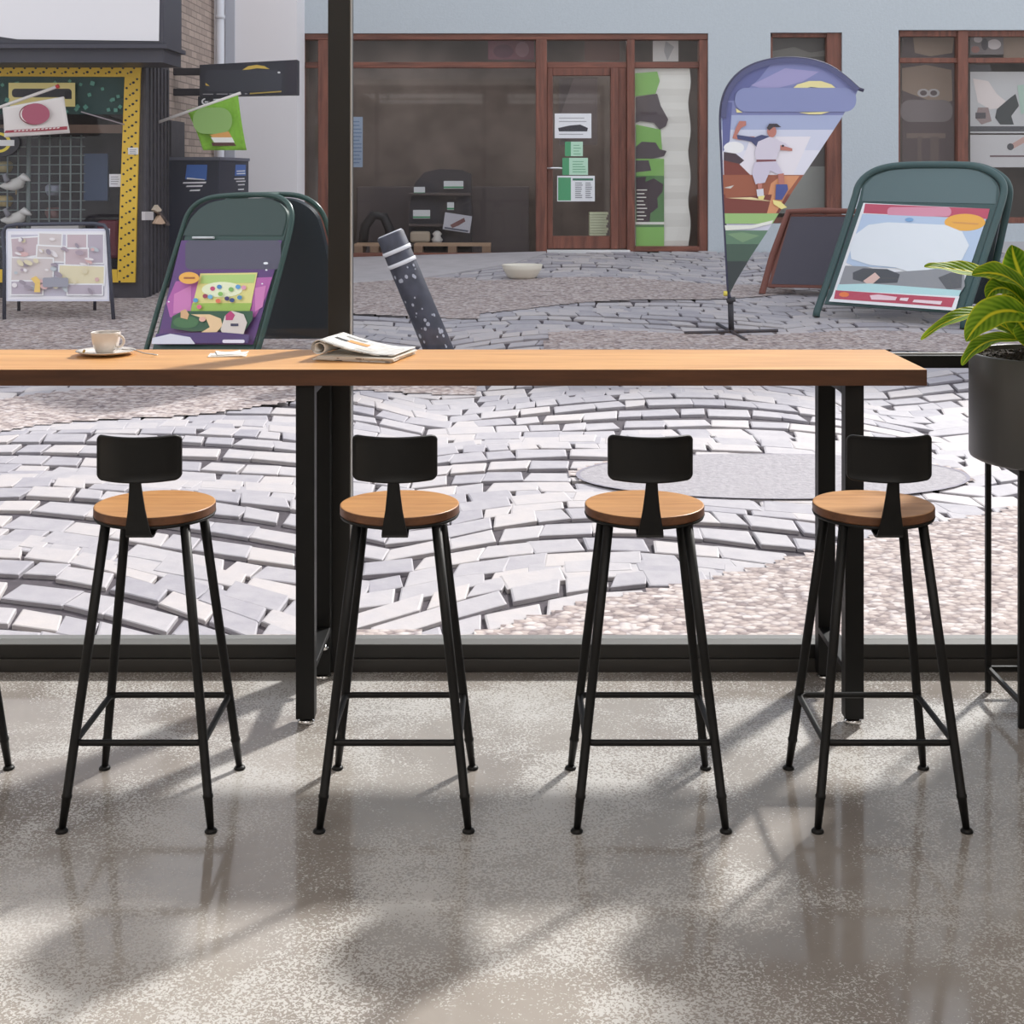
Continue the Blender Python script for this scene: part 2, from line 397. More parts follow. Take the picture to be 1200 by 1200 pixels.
for r in range(-10, 86):
    x = -8.0+rnd.random()*.2
    while x < 8.0:
        wdt = rnd.uniform(.12, .28)
        ym = 4.4+r*rh+rowf(x+wdt/2, r)
        if 4.66 < ym < 16.1 and abs(x+wdt/2) < .385*ym+.5 and not all(is_gravel(x+wdt/2+dx, ym+dy) for dx in (-.1, .1) for dy in (-.07, .07, .2)):
            gp = rnd.choice((.003, .005, .008)); sk = rnd.uniform(-.03, .03)
            cs = []
            for (cx_, rr_) in ((x+gp, r), (x+wdt-gp, r), (x+wdt-gp+sk, r+1), (x+gp+sk, r+1)):
                yy = 4.4+rr_*rh+rowf(cx_, r)+(gp if rr_ == r else -gp)
                cs.append(Vector((cx_+rnd.uniform(-.010, .010), max(4.632, yy+rnd.uniform(-.014, .014)), 0)))
            c = sum(cs, Vector())/4; hz = rnd.uniform(.003, .008); tn = rnd.random()*.55
            A = [st.verts.new((p.x, p.y, slope(p.x, p.y)-.014)) for p in cs]
            Bv = [st.verts.new((p.x, p.y, slope(p.x, p.y)+hz-.003)) for p in cs]
            Cv = [st.verts.new((c.x+(p.x-c.x)*.93, c.y+(p.y-c.y)*.93, slope(p.x, p.y)+hz)) for p in cs]
            for v in A+Bv+Cv: v[tone] = tn
            st.faces.new(Cv)
            for k in range(4):
                st.faces.new((A[k], A[(k+1) % 4], Bv[(k+1) % 4], Bv[k]))
                f = st.faces.new((Bv[k], Bv[(k+1) % 4], Cv[(k+1) % 4], Cv[k]))
        x += wdt
obj('street_cobblestones', st, stone_mat(), kind='structure')
# grey concrete apron under the left shopfront
ap = B(); a0, a1, a2, a3 = P(400, 331, 13.75), P(560, 322, 14.2), P(640, 302, 16.0), P(348, 305, 16.18)
pts = [gh(380, 332), gh(500, 324), gh(600, 309), gh(640, 298), gh(640, 296), gh(340, 296), gh(340, 334)]
prism(ap, [Vector((p.x, p.y, slope(p.x, p.y)+.016)) for p in pts], (0, 0, -.03))
obj('pavement_apron', ap, mat('smooth_concrete', oc(160, 156, 158), .8, noise=(5, .08)), kind='structure')
# manhole ring
mh = B(); ctr = gh(905, 560)
def sv(bm_, a, rr, dz):
    x, y = ctr.x+rr*math.cos(a), ctr.y+.42*rr*math.sin(a); return bm_.verts.new((x, y, slope(x, y)+dz+.011))
for k in range(48):
    a0, a1 = 2*PI*k/48, 2*PI*(k+1)/48
    mh.faces.new([sv(mh, a, rr, .004) for a, rr in ((a0, .93), (a1, .93), (a1, .95), (a0, .95))])
sl = B(); sl.faces.new([sv(sl, 2*PI*k/48, .93, .003) for k in range(48)]); obj('street_slab', sl, mat('slab', oc(138, 134, 138), .8, noise=(40, .15), bump=(60, .4)), kind='structure')
obj('street_slab_edge', mh, mat('dark_joint', oc(120, 116, 126), .8), kind='structure')

# ------------------------------------------------------------------ pale blue shop building
D1 = 16.2; S1 = F/D1
def X1(px): return (px-CX)/S1
def Z1(py): return EYE-(py-HY)/S1
blue = thing('shop_building', (0, D1, slope(0, D1)), 'pale blue rendered shop building with red-brown wooden windows and door', 'building')
def wall_holes(bm, x0, x1, z0, z1, y0, y1, holes):
    xs = sorted({x0, x1}|{h[0] for h in holes}|{h[1] for h in holes}); zs = sorted({z0, z1}|{h[2] for h in holes}|{h[3] for h in holes})
    for a, b in zip(xs, xs[1:]):
        for c, d in zip(zs, zs[1:]):
            mx, mz = (a+b)/2, (c+d)/2
            if any(h[0] < mx < h[1] and h[2] < mz < h[3] for h in holes): continue
            bx(bm, a, b, y0, y1, c, d)
HA = (X1(349), X1(830), Z1(304), Z1(39)); HB = (X1(903), X1(987), Z1(262), Z1(38)); HCW = (X1(1053), X1(1330), Z1(262), Z1(35))
TOPB = 8.0
bm = B(); wall_holes(bm, X1(330), 9.0, .3, TOPB, D1, D1+.25, [HA, HB, HCW]); obj('wall', bm, BLUE, blue)
bm = B(); bx(bm, X1(330), 9.0, D1+.25, D1+3.2, TOPB-.2, TOPB); obj('roof', bm, CLAD, blue)
# room behind the shop glass
bm = B()
bx(bm, X1(330), 9, D1+2.2, D1+2.3, .3, 4.2); bx(bm, X1(330), 9, D1+.25, D1+2.3, 3.3, 3.4)
bx(bm, X1(330)-.02, X1(330), D1+.25, D1+2.3, .3, 4.2); bx(bm, 8.9, 9, D1+.25, D1+2.3, .3, 4.2)
bx(bm, X1(866), X1(868), D1+.25, D1+2.3, .3, 4.2)
obj('interior_wall', bm, DARKIN, blue)
bm = B(); bx(bm, X1(330), 9, D1+.25, D1+2.3, .45, .52); obj('interior_floor', bm, DARKFL, blue)
for xx in (-1.5, 1.2, 4.5):  # added fill lights, brighten the room behind the shop glass
    pd = bpy.data.lights.new('shop_fill_light', 'AREA'); pd.size = .5; pd.energy = 13; pd.color = (1, .97, .95)
    po = bpy.data.objects.new('shop_fill_light', pd); COL.objects.link(po); po.location = (xx, D1+1.1, 3.27)
FY0, FY1 = D1+.08, D1+.16
def rail(bm, px0, px1, py0, py1, y0=FY0, y1=FY1): bx(bm, X1(px0), X1(px1), y0, y1, Z1(py1), Z1(py0), bev=.006)
def pane(parent, px0, px1, py0, py1, y=D1+.12):
    b_ = B(); bx(b_, X1(px0), X1(px1), y, y+.008, Z1(py1), Z1(py0)); return obj('pane', b_, SHOPG, parent)
# big shopfront
for a in ((349, 356, 39, 304), (372, 384, 46, 297, D1+.04, D1+.18), (628, 641, 46, 299, D1+.02, D1+.2), (735, 744, 46, 296, D1+.02, D1+.2), (820, 830, 46, 296, D1+.04, D1+.2)):
    bm = B(); rail(bm, *a); fr = obj('window_post', bm, BROWN, blue)
for a in ((356, 830, 39, 46, D1+.03, D1+.2), (356, 372, 72, 79), (384, 628, 72, 79), (641, 735, 72, 79), (744, 820, 72, 79), (356, 628, 297, 303, D1+.03, D1+.2), (744, 820, 289, 295, D1+.03, D1+.2)):
    bm = B(); rail(bm, *a); obj('window_rail', bm, BROWNX, blue)
for a in ((356, 628, 46, 72), (356, 628, 79, 297), (641, 735, 46, 72), (744, 820, 46, 72), (744, 820, 79, 290)): pane(fr, *a)
bm = B(); rail(bm, 641.3, 648, 79, 292); rail(bm, 716, 725, 79, 292, D1+.04, D1+.16); rail(bm, 725, 734.7, 79, 292); rail(bm, 648, 716, 79, 88); rail(bm, 648, 716, 277, 292)
door = obj('door', bm, BROWN, blue); pane(door, 648, 716, 88, 277)
bm = B(); tube(bm, [P(641, 197, D1+.02), P(659, 197, D1+.02)], .014, 8); obj('door_handle', bm, CHROME, door)
bm = B(); bx(bm, X1(641), X1(738), D1-.05, D1+.05, Z1(297), Z1(293)); obj('threshold', bm, pm(210, 210, 210), blue)
# narrow window
bm = B(); rail(bm, 903, 987, 38, 43); rail(bm, 970, 987, 38, 262, D1+.04, D1+.16); rail(bm, 903, 907, 38, 262); rail(bm, 903, 987, 255, 262)
f2 = obj('window', bm, BROWN, blue); pane(f2, 907, 970, 43, 255)
# right window
bm = B(); rail(bm, 1053, 1330, 35, 42); rail(bm, 1053, 1057, 35, 262); rail(bm, 1124, 1136, 35, 262, D1+.04, D1+.18); rail(bm, 1053, 1330, 67, 73); rail(bm, 1053, 1330, 255, 262)
f3 = obj('window', bm, BROWN, blue)
for a in ((1057, 1124, 42, 67), (1057, 1124, 73, 255), (1136, 1330, 42, 67), (1136, 1330, 73, 255)): pane(f3, *a)
bm = B(); bx(bm, X1(990), 9, D1-.02, D1+.02, slope(5, D1)-.1, slope(5, D1)+.12); obj('plinth', bm, pm(170, 170, 172), blue)

def paper(label, d, px0, py0, px1, py1, base, items=(), name='paper_notice', cat='notice', group=None, rot=0.0, th=.004):
    cx_, cy_ = (px0+px1)/2, (py0+py1)/2
    def R(p):
        x, y = p[0]-cx_, p[1]-cy_; return (cx_+x*math.cos(rot)-y*math.sin(rot), cy_+x*math.sin(rot)+y*math.cos(rot))
    bm = B(); mats = [base]; pl = flat(d)
    prism(bm, [pl.at(*R(p)) for p in rc(px0, py0, px1, py1)], (0, th, 0))
    bmesh.ops.recalc_face_normals(bm, faces=bm.faces[:])
    for i, (m, poly) in enumerate(items):
        if m not in mats: mats.append(m)
        f = bm.faces.new([bm.verts.new(pl.at(*R(p), .001+.001*i)) for p in poly]); f.material_index = mats.index(m)
        f.normal_update()
        if f.normal.y > 0: f.normal_flip()
    return obj(name, bm, mats, label=label, cat=cat, group=group, recalc=False)
def lines(m, x0, x1, y0, y1, n, h=.9, sk=0.0, jit=True):
    out = []; r_ = random.Random(int(x0*7+y0))
    for k in range(n):
        y = y0+(y1-y0)*k/max(1, n-1); xe = x1-(r_.random()*.3*(x1-x0) if jit else 0)
        out.append((m, [(x0+sk*k, y), (xe+sk*k, y), (xe+sk*k, y+h), (x0+sk*k, y+h)]))
    return out
W = pm(222, 224, 230); GRN = pm(76, 150, 106); LGR = pm(178, 214, 190); DK = pm(52, 52, 60); MID = pm(130, 130, 136)
DP = D1+.115
paper('white notice with a dark picture, topmost paper on the shop door', DP, 650, 133, 693, 162, W, [(DK, [(654, 150), (668, 147), (680, 146), (689, 150), (688, 154), (655, 154)])]+lines(MID, 655, 690, 138, 142, 2, .6)+lines(MID, 655, 690, 157, 157, 1, .6))
paper('small green and white notice, second paper down on the shop door', DP, 662, 166, 683, 183, LGR, [(GRN, rc(662, 166, 669, 183))]+lines(GRN, 672, 681, 170, 180, 4, .6))
paper('pale green notice with darker left strip, third paper down on the shop door', DP, 659, 185, 689, 205, LGR, [(GRN, rc(659, 185, 667, 205))]+lines(GRN, 671, 687, 189, 201, 5, .6))
paper('opening-hours notice with wide green strip, lowest paper on the shop door', DP, 653, 206, 697, 236, W, [(GRN, rc(654, 208, 669, 235)), (pm(60, 110, 90), rc(671, 209, 695, 211.5))]+lines(MID, 674, 683, 214, 231, 8, .9)+lines(MID, 686, 694, 214, 231, 8, .9))
bm = B(); 
for k in range(9): bx(bm, X1(692), X1(713)+.012*((k*7) % 3-1), D1+.2, D1+.4, Z1(277-k*3.1), Z1(277-k*3.1-2.6))
obj('paper_stack', bm, pm(206, 212, 180), label='pale yellow stack of papers inside the door glass', cat='papers')
# green and white banner behind the right pane
bm = B(); mats = [pm(226, 224, 216), pm(136, 186, 100), pm(86, 132, 76), pm(88, 78, 82), pm(66, 52, 60)]
pl = flat(D1+.15); n = 26
prev = None
for i in range(n+1):
    y = 80+210*i/n; wob = 1.5*math.sin(i*.9)
    p0 = pl.at(744, y); p1 = pl.at(808+wob, y); dz = .01*math.sin(i*1.7)
    a = bm.verts.new(p0+Vector((0, dz, 0))); b = bm.verts.new(p1+Vector((0, dz, 0)))
    a2 = bm.verts.new(p0+Vector((0, dz+.01, 0))); b2 = bm.verts.new(p1+Vector((0, dz+.01, 0)))
    if prev:
        bm.faces.new((prev[0], prev[1], b, a)); bm.faces.new((prev[2], prev[3], b2, a2))
    prev = (a, b, a2, b2)
its = [(1, [(744, 86), (770, 84), (773, 95), (768, 110), (744, 113)]), (3, [(745, 114), (770, 110), (774, 124), (783, 140), (780, 148), (773, 152), (766, 144), (750, 142), (745, 144)]), (4, rc(750, 131, 770, 134)),
       (1, [(745, 146), (774, 152), (776, 180), (745, 180)]), (3, [(745, 172), (752, 166), (768, 167), (773, 175), (781, 177), (778, 183), (760, 187), (745, 186)]),
       (2, rc(745, 206, 778, 289)), (1, rc(745, 186, 778, 206)), (3, [(745, 188), (760, 188), (763, 200), (745, 202)]),
       (4, [(745, 208), (757, 207), (756, 213), (766, 209), (777, 216), (776, 225), (770, 232), (771, 243), (762, 250), (761, 262), (746, 264)]), (0, rc(744, 260, 778, 263)), (1, rc(745, 266, 778, 289))]
for i, (mi, poly) in enumerate(its):
    f = bm.faces.new([bm.verts.new(pl.at(x, y, .015+.001*i)) for x, y in poly]); f.material_index = mi
for k in range(9):
    f = bm.faces.new([bm.verts.new(pl.at(x, y, .03)) for x, y in rc(746, 222+k*4.3, 758-(k*3 % 5), 223.2+k*4.3)]); f.material_index = 0
obj('window_banner', bm, mats, label='green and white paper banner hanging in the right shop pane', cat='banner')
# white and grey poster at far left of the pane
paper('pale blue poster strip beside the window mullion, inside the shop', D1+.2, 400, 137, 425, 196, pm(150, 168, 190), lines(pm(110, 130, 160), 414, 424, 142, 190, 12, 1.2), 'poster', 'poster')
# display stand with cards in the left pane
ds = thing('display_stand', P(505, 292, D1+.9), 'dark arched display stand holding small cards in the shop window', 'display stand')
bm = B(); d_ = D1+.9
pl = flat(d_)
arch = [pl.at(x, y) for x, y in ((478, 296), (480, 240), (486, 215), (497, 202), (515, 198), (540, 199), (552, 204), (553, 296))]
prism(bm, arch, (0, .3, 0)); obj('panel', bm, pm(66, 62, 68), ds)
for py in (226, 262, 285):
    bm = B(); a = pl.at(480, py); b = pl.at(552, py); bx(bm, a.x, b.x, d_-.16, d_, a.z-.03, a.z, bev=.004); obj('shelf', bm, pm(84, 74, 74), ds)
def card(label, px0, py0, px1, py1, rot=0):
    return paper(label, D1+.75, px0, py0, px1, py1, pm(214, 218, 220), [(GRN, rc(px0, py1-2.5, px1, py1-.5))], 'display_card', 'card', rot=rot)
card('white card with green foot, upper left on the display stand', 485, 219, 498, 228)
card('wide white card with green foot, upper right on the display stand', 520, 212, 543, 221)
card('wide white card with green foot, middle left on the display stand', 484, 246, 504, 256)
card('small white card, middle right on the display stand', 524, 237, 532, 246)
paper('tilted picture card of a brown bird on the display stand', D1+.7, 520, 251, 552, 271, pm(188, 190, 200), [(pm(120, 84, 84), [(528, 265), (536, 259), (543, 254), (545, 258), (538, 264), (531, 268)]), (pm(90, 94, 110), rc(522, 268, 550, 270))], 'picture_card', 'card', rot=.15)
bm = B(); p = P(492, 284, D1+.72); bx(bm, p.x-.12, p.x+.12, D1+.72, D1+.85, p.z-.005, p.z+.13, bev=.03); obj('parcel', bm, pm(180, 166, 148), label='beige parcel at the foot of the display stand', cat='parcel')
bm = B(); p = P(512, 285, D1+.72)
lathe(bm, p.x, D1+.78, [(0, p.z), (.05, p.z), (.07, p.z+.04), (.04, p.z+.08), (.06, p.z+.11), (.03, p.z+.14), (0, p.z+.15)], 16); obj('figurine', bm, pm(220, 218, 214), label='small white figurine beside the beige parcel', cat='figurine')
for (px0, px1, lb) in ((415, 462, 'light wooden pallet at the far left in the shop window'), (485, 575, 'light wooden pallet under the display stand in the shop window')):
    pt = thing('pallet', P((px0+px1)/2, 297, D1+.3), lb, 'pallet')
    a = P(px0, 286, D1+.3); b = P(px1, 297, D1+.3)
    for k in range(3):
        bm = B(); bx(bm, a.x, b.x, D1+.3+k*.13, D1+.39+k*.13, a.z-.025, a.z); obj('deck_board', bm, pm(176, 148, 122), pt)
    for k in range(3):
        x = a.x+(b.x-a.x-.1)*k/2; bm = B(); bx(bm, x, x+.1, D1+.3, D1+.65, b.z, a.z-.025); obj('block', bm, pm(150, 122, 100), pt)
# dark tyre-like hose shape at the left of the pane
bm = B(); tube(bm, [P(424, 292, D1+.8), P(428, 265, D1+.8), P(438, 252, D1+.8), P(450, 254, D1+.8), P(457, 270, D1+.8), P(455, 292, D1+.8)], .06, 10)
obj('hose_loop', bm, pm(48, 46, 50), label='dark thick hose loop standing inside the left shop pane', cat='hose')
# long counter and back-room shapes
bm = B(); a = P(420, 225, D1+1.8); b = P(620, 225, D1+1.8); bx(bm, a.x, b.x, D1+1.6, D1+2.1, .52, 1.4, bev=.01); obj('shop_counter', bm, pm(92, 84, 86), label='long dark counter deep inside the left shop room', cat='counter')
paper('hazy purple-red poster behind the upper left shop pane', D1+.4, 572, 47, 626, 70, pm(136, 88, 100), [(pm(110, 70, 86), ell(590, 60, 12, 8)), (pm(160, 120, 128), ell(612, 58, 8, 9))], 'poster', 'poster')
paper('crumpled white paper behind the upper right shop pane', D1+.3, 765, 47, 795, 72, pm(206, 204, 202), [(pm(170, 170, 172), [(780, 48), (790, 55), (782, 71), (778, 60)])], 'poster', 'poster')
paper('brown card behind the transom above the shop door', D1+.4, 685, 47, 726, 71, pm(112, 84, 76), [], 'card_panel', 'card')
paper('grey curtain panel inside the shop door glass', D1+.6, 655, 92, 700, 170, pm(140, 130, 130), [(pm(116, 108, 110), [(655, 92), (672, 92), (655, 140)])], 'curtain', 'curtain')
# things inside the narrow and the right windows
paper('grey-green cloth panel behind the narrow window', D1+.35, 905, 44, 972, 250, pm(96, 92, 90), [(pm(126, 124, 118), [(905, 60), (930, 55), (950, 62), (972, 58), (972, 66), (905, 68)]), (pm(150, 152, 146), rc(905, 195, 972, 250))], 'cloth_panel', 'cloth')
TAN = pm(146, 126, 110)
paper('tan wrinkled paper blind behind the right window, left pane', D1+.35, 1057, 42, 1124, 255, pm(90, 76, 76), [(TAN, [(1070, 44), (1118, 44), (1116, 62), (1090, 66), (1072, 62)]), (TAN, [(1057, 80), (1085, 76), (1115, 82), (1116, 118), (1100, 122), (1057, 106)]), (pm(120, 104, 96), rc(1062, 156, 1108, 162)), (pm(176, 170, 168), ell(1082, 109, 7, 5)), (pm(176, 170, 168), ell(1094, 109, 7, 5)), (pm(90, 76, 76), ell(1082, 109, 4, 3)), (pm(90, 76, 76), ell(1094, 109, 4, 3)), (pm(124, 114, 114), rrect(1055, 117, 1116, 143, 11)), (pm(104, 88, 84), rc(1075, 160, 1080, 200)), (pm(104, 88, 84), rc(1090, 160, 1100, 200))], 'paper_blind', 'blind')
GY = pm(196, 196, 196)
paper('black and white picture of a woman drinking, in the right window', D1+.3, 1137, 84, 1290, 156, GY, [(pm(70, 68, 72), [(1137, 76), (1160, 76), (1162, 84), (1137, 84)]), (pm(224, 214, 210), [(1140, 92), (1158, 95), (1168, 110), (1178, 118), (1180, 126), (1160, 128), (1146, 120)]), (pm(60, 64, 66), [(1168, 128), (1182, 116), (1190, 110), (1194, 124), (1185, 136), (1188, 146), (1172, 146), (1166, 138)]), (pm(150, 132, 130), [(1146, 126), (1158, 126), (1162, 142), (1150, 146), (1143, 138)]), (pm(80, 80, 84), rc(1137, 148, 1290, 154)), (pm(84, 80, 84), rc(1143, 132, 1155, 139)), (pm(176, 200, 186), [(1192, 100), (1230, 96), (1230, 126), (1196, 134)])], 'picture', 'poster')
paper('pale picture of a reclining figure, lower poster in the right window', D1+.3, 1137, 158, 1290, 196, pm(200, 198, 198), [(pm(110, 90, 92), rc(1160, 182, 1290, 184)), (pm(196, 160, 150), [(1180, 172), (1200, 160), (1210, 162), (1186, 175)]), (pm(80, 80, 84), ell(1184, 172, 4, 4))], 'picture', 'poster')
paper('small crowd photograph in the top pane of the right window', D1+.3, 1137, 42, 1176, 64, pm(120, 112, 112), [(pm(198, 190, 190), ell(1146, 46, 5, 4)), (pm(198, 190, 190), ell(1165, 52, 8, 6)), (pm(150, 104, 96), ell(1143, 58, 5, 4)), (pm(70, 66, 72), ell(1154, 52, 4, 7))], 'picture', 'poster')
paper('tan wrapping paper behind the top pane of the right window', D1+.36, 1176, 42, 1290, 74, TAN, [], 'paper_blind', 'blind')

# ------------------------------------------------------------------ dark corner shop on the left
D2 = 12.6; S2 = F/D2; XC = -3.29
corner = thing('shop_building', (-6, D2, slope(-6, D2)), 'dark clad corner shop with a yellow dotted window frame and brick side', 'building')
def X2(px): return (px-CX)/S2
def Z2(py): return EYE-(py-HY)/S2
TOP2 = 4.6
bm = B(); wall_holes(bm, -9.0, XC, .2, TOP2, D2, D2+.2, [(-8.6, X2(150), Z2(322), Z2(82))]); obj('wall', bm, CLAD, corner)
def brick_mat():
    m = bpy.data.materials.new('pale_brown_brick'); m.use_nodes = True; nt = m.node_tree; p = nt.nodes['Principled BSDF']; L = nt.links
    tc = nt.nodes.new('ShaderNodeTexCoord'); sp = nt.nodes.new('ShaderNodeSeparateXYZ'); cb = nt.nodes.new('ShaderNodeCombineXYZ')
    L.new(tc.outputs['Object'], sp.inputs[0]); L.new(sp.outputs['Y'], cb.inputs[0]); L.new(sp.outputs['Z'], cb.inputs[1])
    b = nt.nodes.new('ShaderNodeTexBrick'); L.new(cb.outputs[0], b.inputs['Vector'])
    b.inputs['Color1'].default_value = oc(176, 158, 146); b.inputs['Color2'].default_value = oc(150, 134, 124); b.inputs['Mortar'].default_value = oc(122, 110, 104)
    b.inputs['Scale'].default_value = 1; b.inputs['Brick Width'].default_value = .24; b.inputs['Row Height'].default_value = .07; b.inputs['Mortar Size'].default_value = .006
    L.new(b.outputs['Color'], p.inputs['Base Color']); p.inputs['Roughness'].default_value = .9
    return m
bm = B(); bx(bm, XC-.2, XC, D2+.2, 15.98, .2, TOP2); obj('side_wall', bm, brick_mat(), corner)
bm = B(); bx(bm, XC, XC+.03, D2, 13.45, .2, Z2(70), bev=.004); bx(bm, XC, XC+.05, 13.45, 14.0, .2, P(0, 142, 13.7).z, bev=.004)
for k in range(6): bx(bm, XC+.03, XC+.045, D2+.1+k*.13, D2+.14+k*.13, .2, Z2(75))
obj('side_cladding', bm, CLAD, corner)
bm = B(); bx(bm, -9, XC-.2, D2+.2, 15.9, TOP2-.1, TOP2); obj('roof', bm, CLAD, corner)
bm = B(); bx(bm, -9, XC-.2, D2+1.8, D2+1.9, .2, 4); bx(bm, -9, XC-.2, D2+.2, D2+1.9, 3.2, 3.3); bx(bm, -9, XC-.2, D2+.2, D2+1.9, .5, .55); obj('interior_wall', bm, mat('dark_shop_room', oc(66, 64, 74), .8, noise=(3, .5)), corner)
# fascia
DF = 11.95; fz = lambda py: EYE-(py-HY)*DF/F; fx = lambda px: (px-CX)*DF/F
bm = B(); bx(bm, -9, fx(192), DF, D2, fz(52), 3.9, bev=.01); bx(bm, -9, fx(197), DF-.05, D2, fz(57), fz(52)); bx(bm, -9, fx(191), DF+.02, D2, fz(73), fz(57)); obj('fascia', bm, CLAD2, corner)
bm = B(); pl = flat(DF-.012); prism(bm, [pl.at(*p) for p in ((-400, 44), (-60, 43), (0, 43), (20, 46), (186, 48), (188, -80), (-400, -80))], (0, .02, 0)); obj('fascia_panel', bm, pm(214, 212, 214), corner)
# yellow dotted frame
YEL = mat('yellow_paint', oc(214, 176, 62), .5); DOT = pm(34, 38, 50)
bm = B(); pl = flat(D2-.03)
prism(bm, [pl.at(*p) for p in ((-300, 74), (165, 76), (164, 90), (-300, 88))], (0, .05, 0), 0)
prism(bm, [pl.at(*p) for p in ((146, 90), (164, 90), (158, 331), (137, 331))], (0, .05, 0), 0)
prism(bm, [pl.at(*p) for p in ((-300, 316), (137, 316), (137, 331), (-300, 331))], (0, .05, 0), 0)
bmesh.ops.recalc_face_normals(bm, faces=bm.faces[:])
def dot(px, py, r_):
    f = bm.faces.new([bm.verts.new(pl.at(x, y, .002)) for x, y in ell(px, py, r_, r_*.85, 9)]); f.material_index = 1
    f.normal_update()
    if f.normal.y > 0: f.normal_flip()
for k in range(19):
    y = 96+k*12.6; t = (y-90)/241; xl = 148-9*t; xr = 162-6*t
    for j, (fx_, dy, r_) in enumerate(((.05, 9, 1.5), (.35, 3.5, 1.2), (.62, 1, 1.7), (.92, -4, 1.5))): dot(xl+(xr-xl)*fx_, y+dy*.8, r_)
for k in range(-14, 13):
    x = k*12.8
    for (dx, dy, r_) in ((0, 84.5, 1.7), (3.5, 80, 1.4), (8, 77.5, 1.5), (-4, 86, 1.1)): dot(x+dx, dy, r_)
obj('window_frame', bm, [YEL, DOT], corner, recalc=False)
bm = B(); a = pl.at(-300, 318); b = pl.at(148, 86); bx(bm, a.x, b.x, D2+.05, D2+.06, a.z, b.z); obj('pane', bm, SHOPG, corner)
TEAL = pm(44, 72, 72); TL = pm(92, 146, 132)
r_ = random.Random(5); its = []
for k in range(46):
    cx_, cy_, a_, s_ = r_.uniform(-60, 142), r_.uniform(93, 131), r_.random()*1.5, r_.uniform(2.4, 3.6)
    its.append((TL, ell(cx_, cy_, s_, s_, 4, a_)))
paper('dark green header board with lighter squares in the yellow-framed window', D2+.03, -200, 89, 146, 134, TEAL, its, 'header_board', 'board')
paper('cream sign with a dark bar on the green header board', D2-.01, 10, 97, 88, 125, pm(226, 210, 140), [(DK, rrect(14, 104, 84, 114, 4)), (pm(30, 30, 40), rc(76, 107, 84, 116))], 'shop_sign', 'sign')
paper('brown wooden batten across the yellow-framed window', D2+.1, -200, 146, 144, 156, pm(122, 100, 88), [], 'batten', 'batten', th=.03)
bm = B()
for k in range(12):
    x = -40+k*12.3+(0 if k != 6 else 0); tube(bm, [P(x, 158, D2+.3), P(x-1, 300, D2+.3)], .008 if k != 6 else .02, 6)
for k in range(13): tube(bm, [P(-45, 162+k*10.6, D2+.31), P(100, 161+k*10.6, D2+.31)], .006, 6)
obj('wire_grid', bm, pm(128, 140, 142), label='grey wire display grid inside the yellow-framed window', cat='grid')
paper('small white sticker on the yellow frame', D2-.04, 150, 173, 162, 181, pm(214, 212, 210), lines(MID, 152, 160, 175, 179, 3, .6), 'sticker', 'sticker')
paper('small white price tag beside the yellow frame on the glass', D2+.04, 128, 204, 142, 219, pm(214, 214, 220), lines(MID, 130, 140, 207, 215, 4, .7), 'sticker', 'sticker')
# round black and yellow sign at the left
bm = B(); pl = flat(D2+.02)
prism(bm, [pl.at(x, y) for x, y in ell(-2, 167, 25, 17, 30)], (0, .03, 0), 0); bmesh.ops.recalc_face_normals(bm, faces=bm.faces[:])
def ring_poly(cx_, cy_, r0, r1, ky=.8, a0=0, a1=2*PI, n=30, tp=False):
    for k in range(n):
        A, C = a0+(a1-a0)*k/n, a0+(a1-a0)*(k+1)/n
        yield [(cx_+r0*math.cos(A), cy_+r0*ky*math.sin(A)), (cx_+r1*math.cos(A), cy_+r1*ky*math.sin(A)), (cx_+r1*math.cos(C), cy_+r1*ky*math.sin(C)), (cx_+r0*math.cos(C), cy_+r0*ky*math.sin(C))]
for q in ring_poly(-2, 167, 11, 15):
    f = bm.faces.new([bm.verts.new(pl.at(x, y, .002)) for x, y in q]); f.material_index = 1
f = bm.faces.new([bm.verts.new(pl.at(x, y, .004)) for x, y in rc(-20, 164, 17, 171)]); f.material_index = 2
obj('round_sign', bm, [DK, pm(220, 200, 80), pm(216, 216, 216)], label='round black and yellow sign in the shop window at the left edge', cat='sign', recalc=False)
# bird ornaments
def bird(px, py, lb):
    t = thing('bird_ornament', P(px, py+14, D2+.2), lb, 'ornament')
    bm = B(); d = D2+.2
    tube(bm, [P(px-19, py+4, d), P(px-12, py+4, d), P(px-4, py+3, d), P(px+4, py, d), P(px+7, py-5, d), P(px+9, py-8, d)], [.01, .035, .055, .055, .035, .01], 10); obj('body', bm, pm(212, 210, 206), t)
    bm = B(); tube(bm, [P(px+3, py-5, d-.03), P(px+8, py-7, d-.03), P(px+13, py-4, d-.03), P(px+17, py-2, d-.03)], [.015, .035, .022, .004], 10); obj('head', bm, pm(224, 222, 220), t)
    bm = B(); tube(bm, [P(px-10, py-1, d-.05), P(px-14, py-9, d-.05), P(px-10, py-11, d-.05)], [.03, .02, .004], 8); obj('wing', bm, pm(140, 140, 150), t)
    bm = B(); tube(bm, [P(px, py+4, d), P(px, py+14, d)], .008, 6); obj('stand', bm, pm(150, 130, 100), t)
bird(19, 214, 'white bird ornament, upper one in the yellow-framed window'); bird(20, 254, 'white bird ornament, lower one in the yellow-framed window')
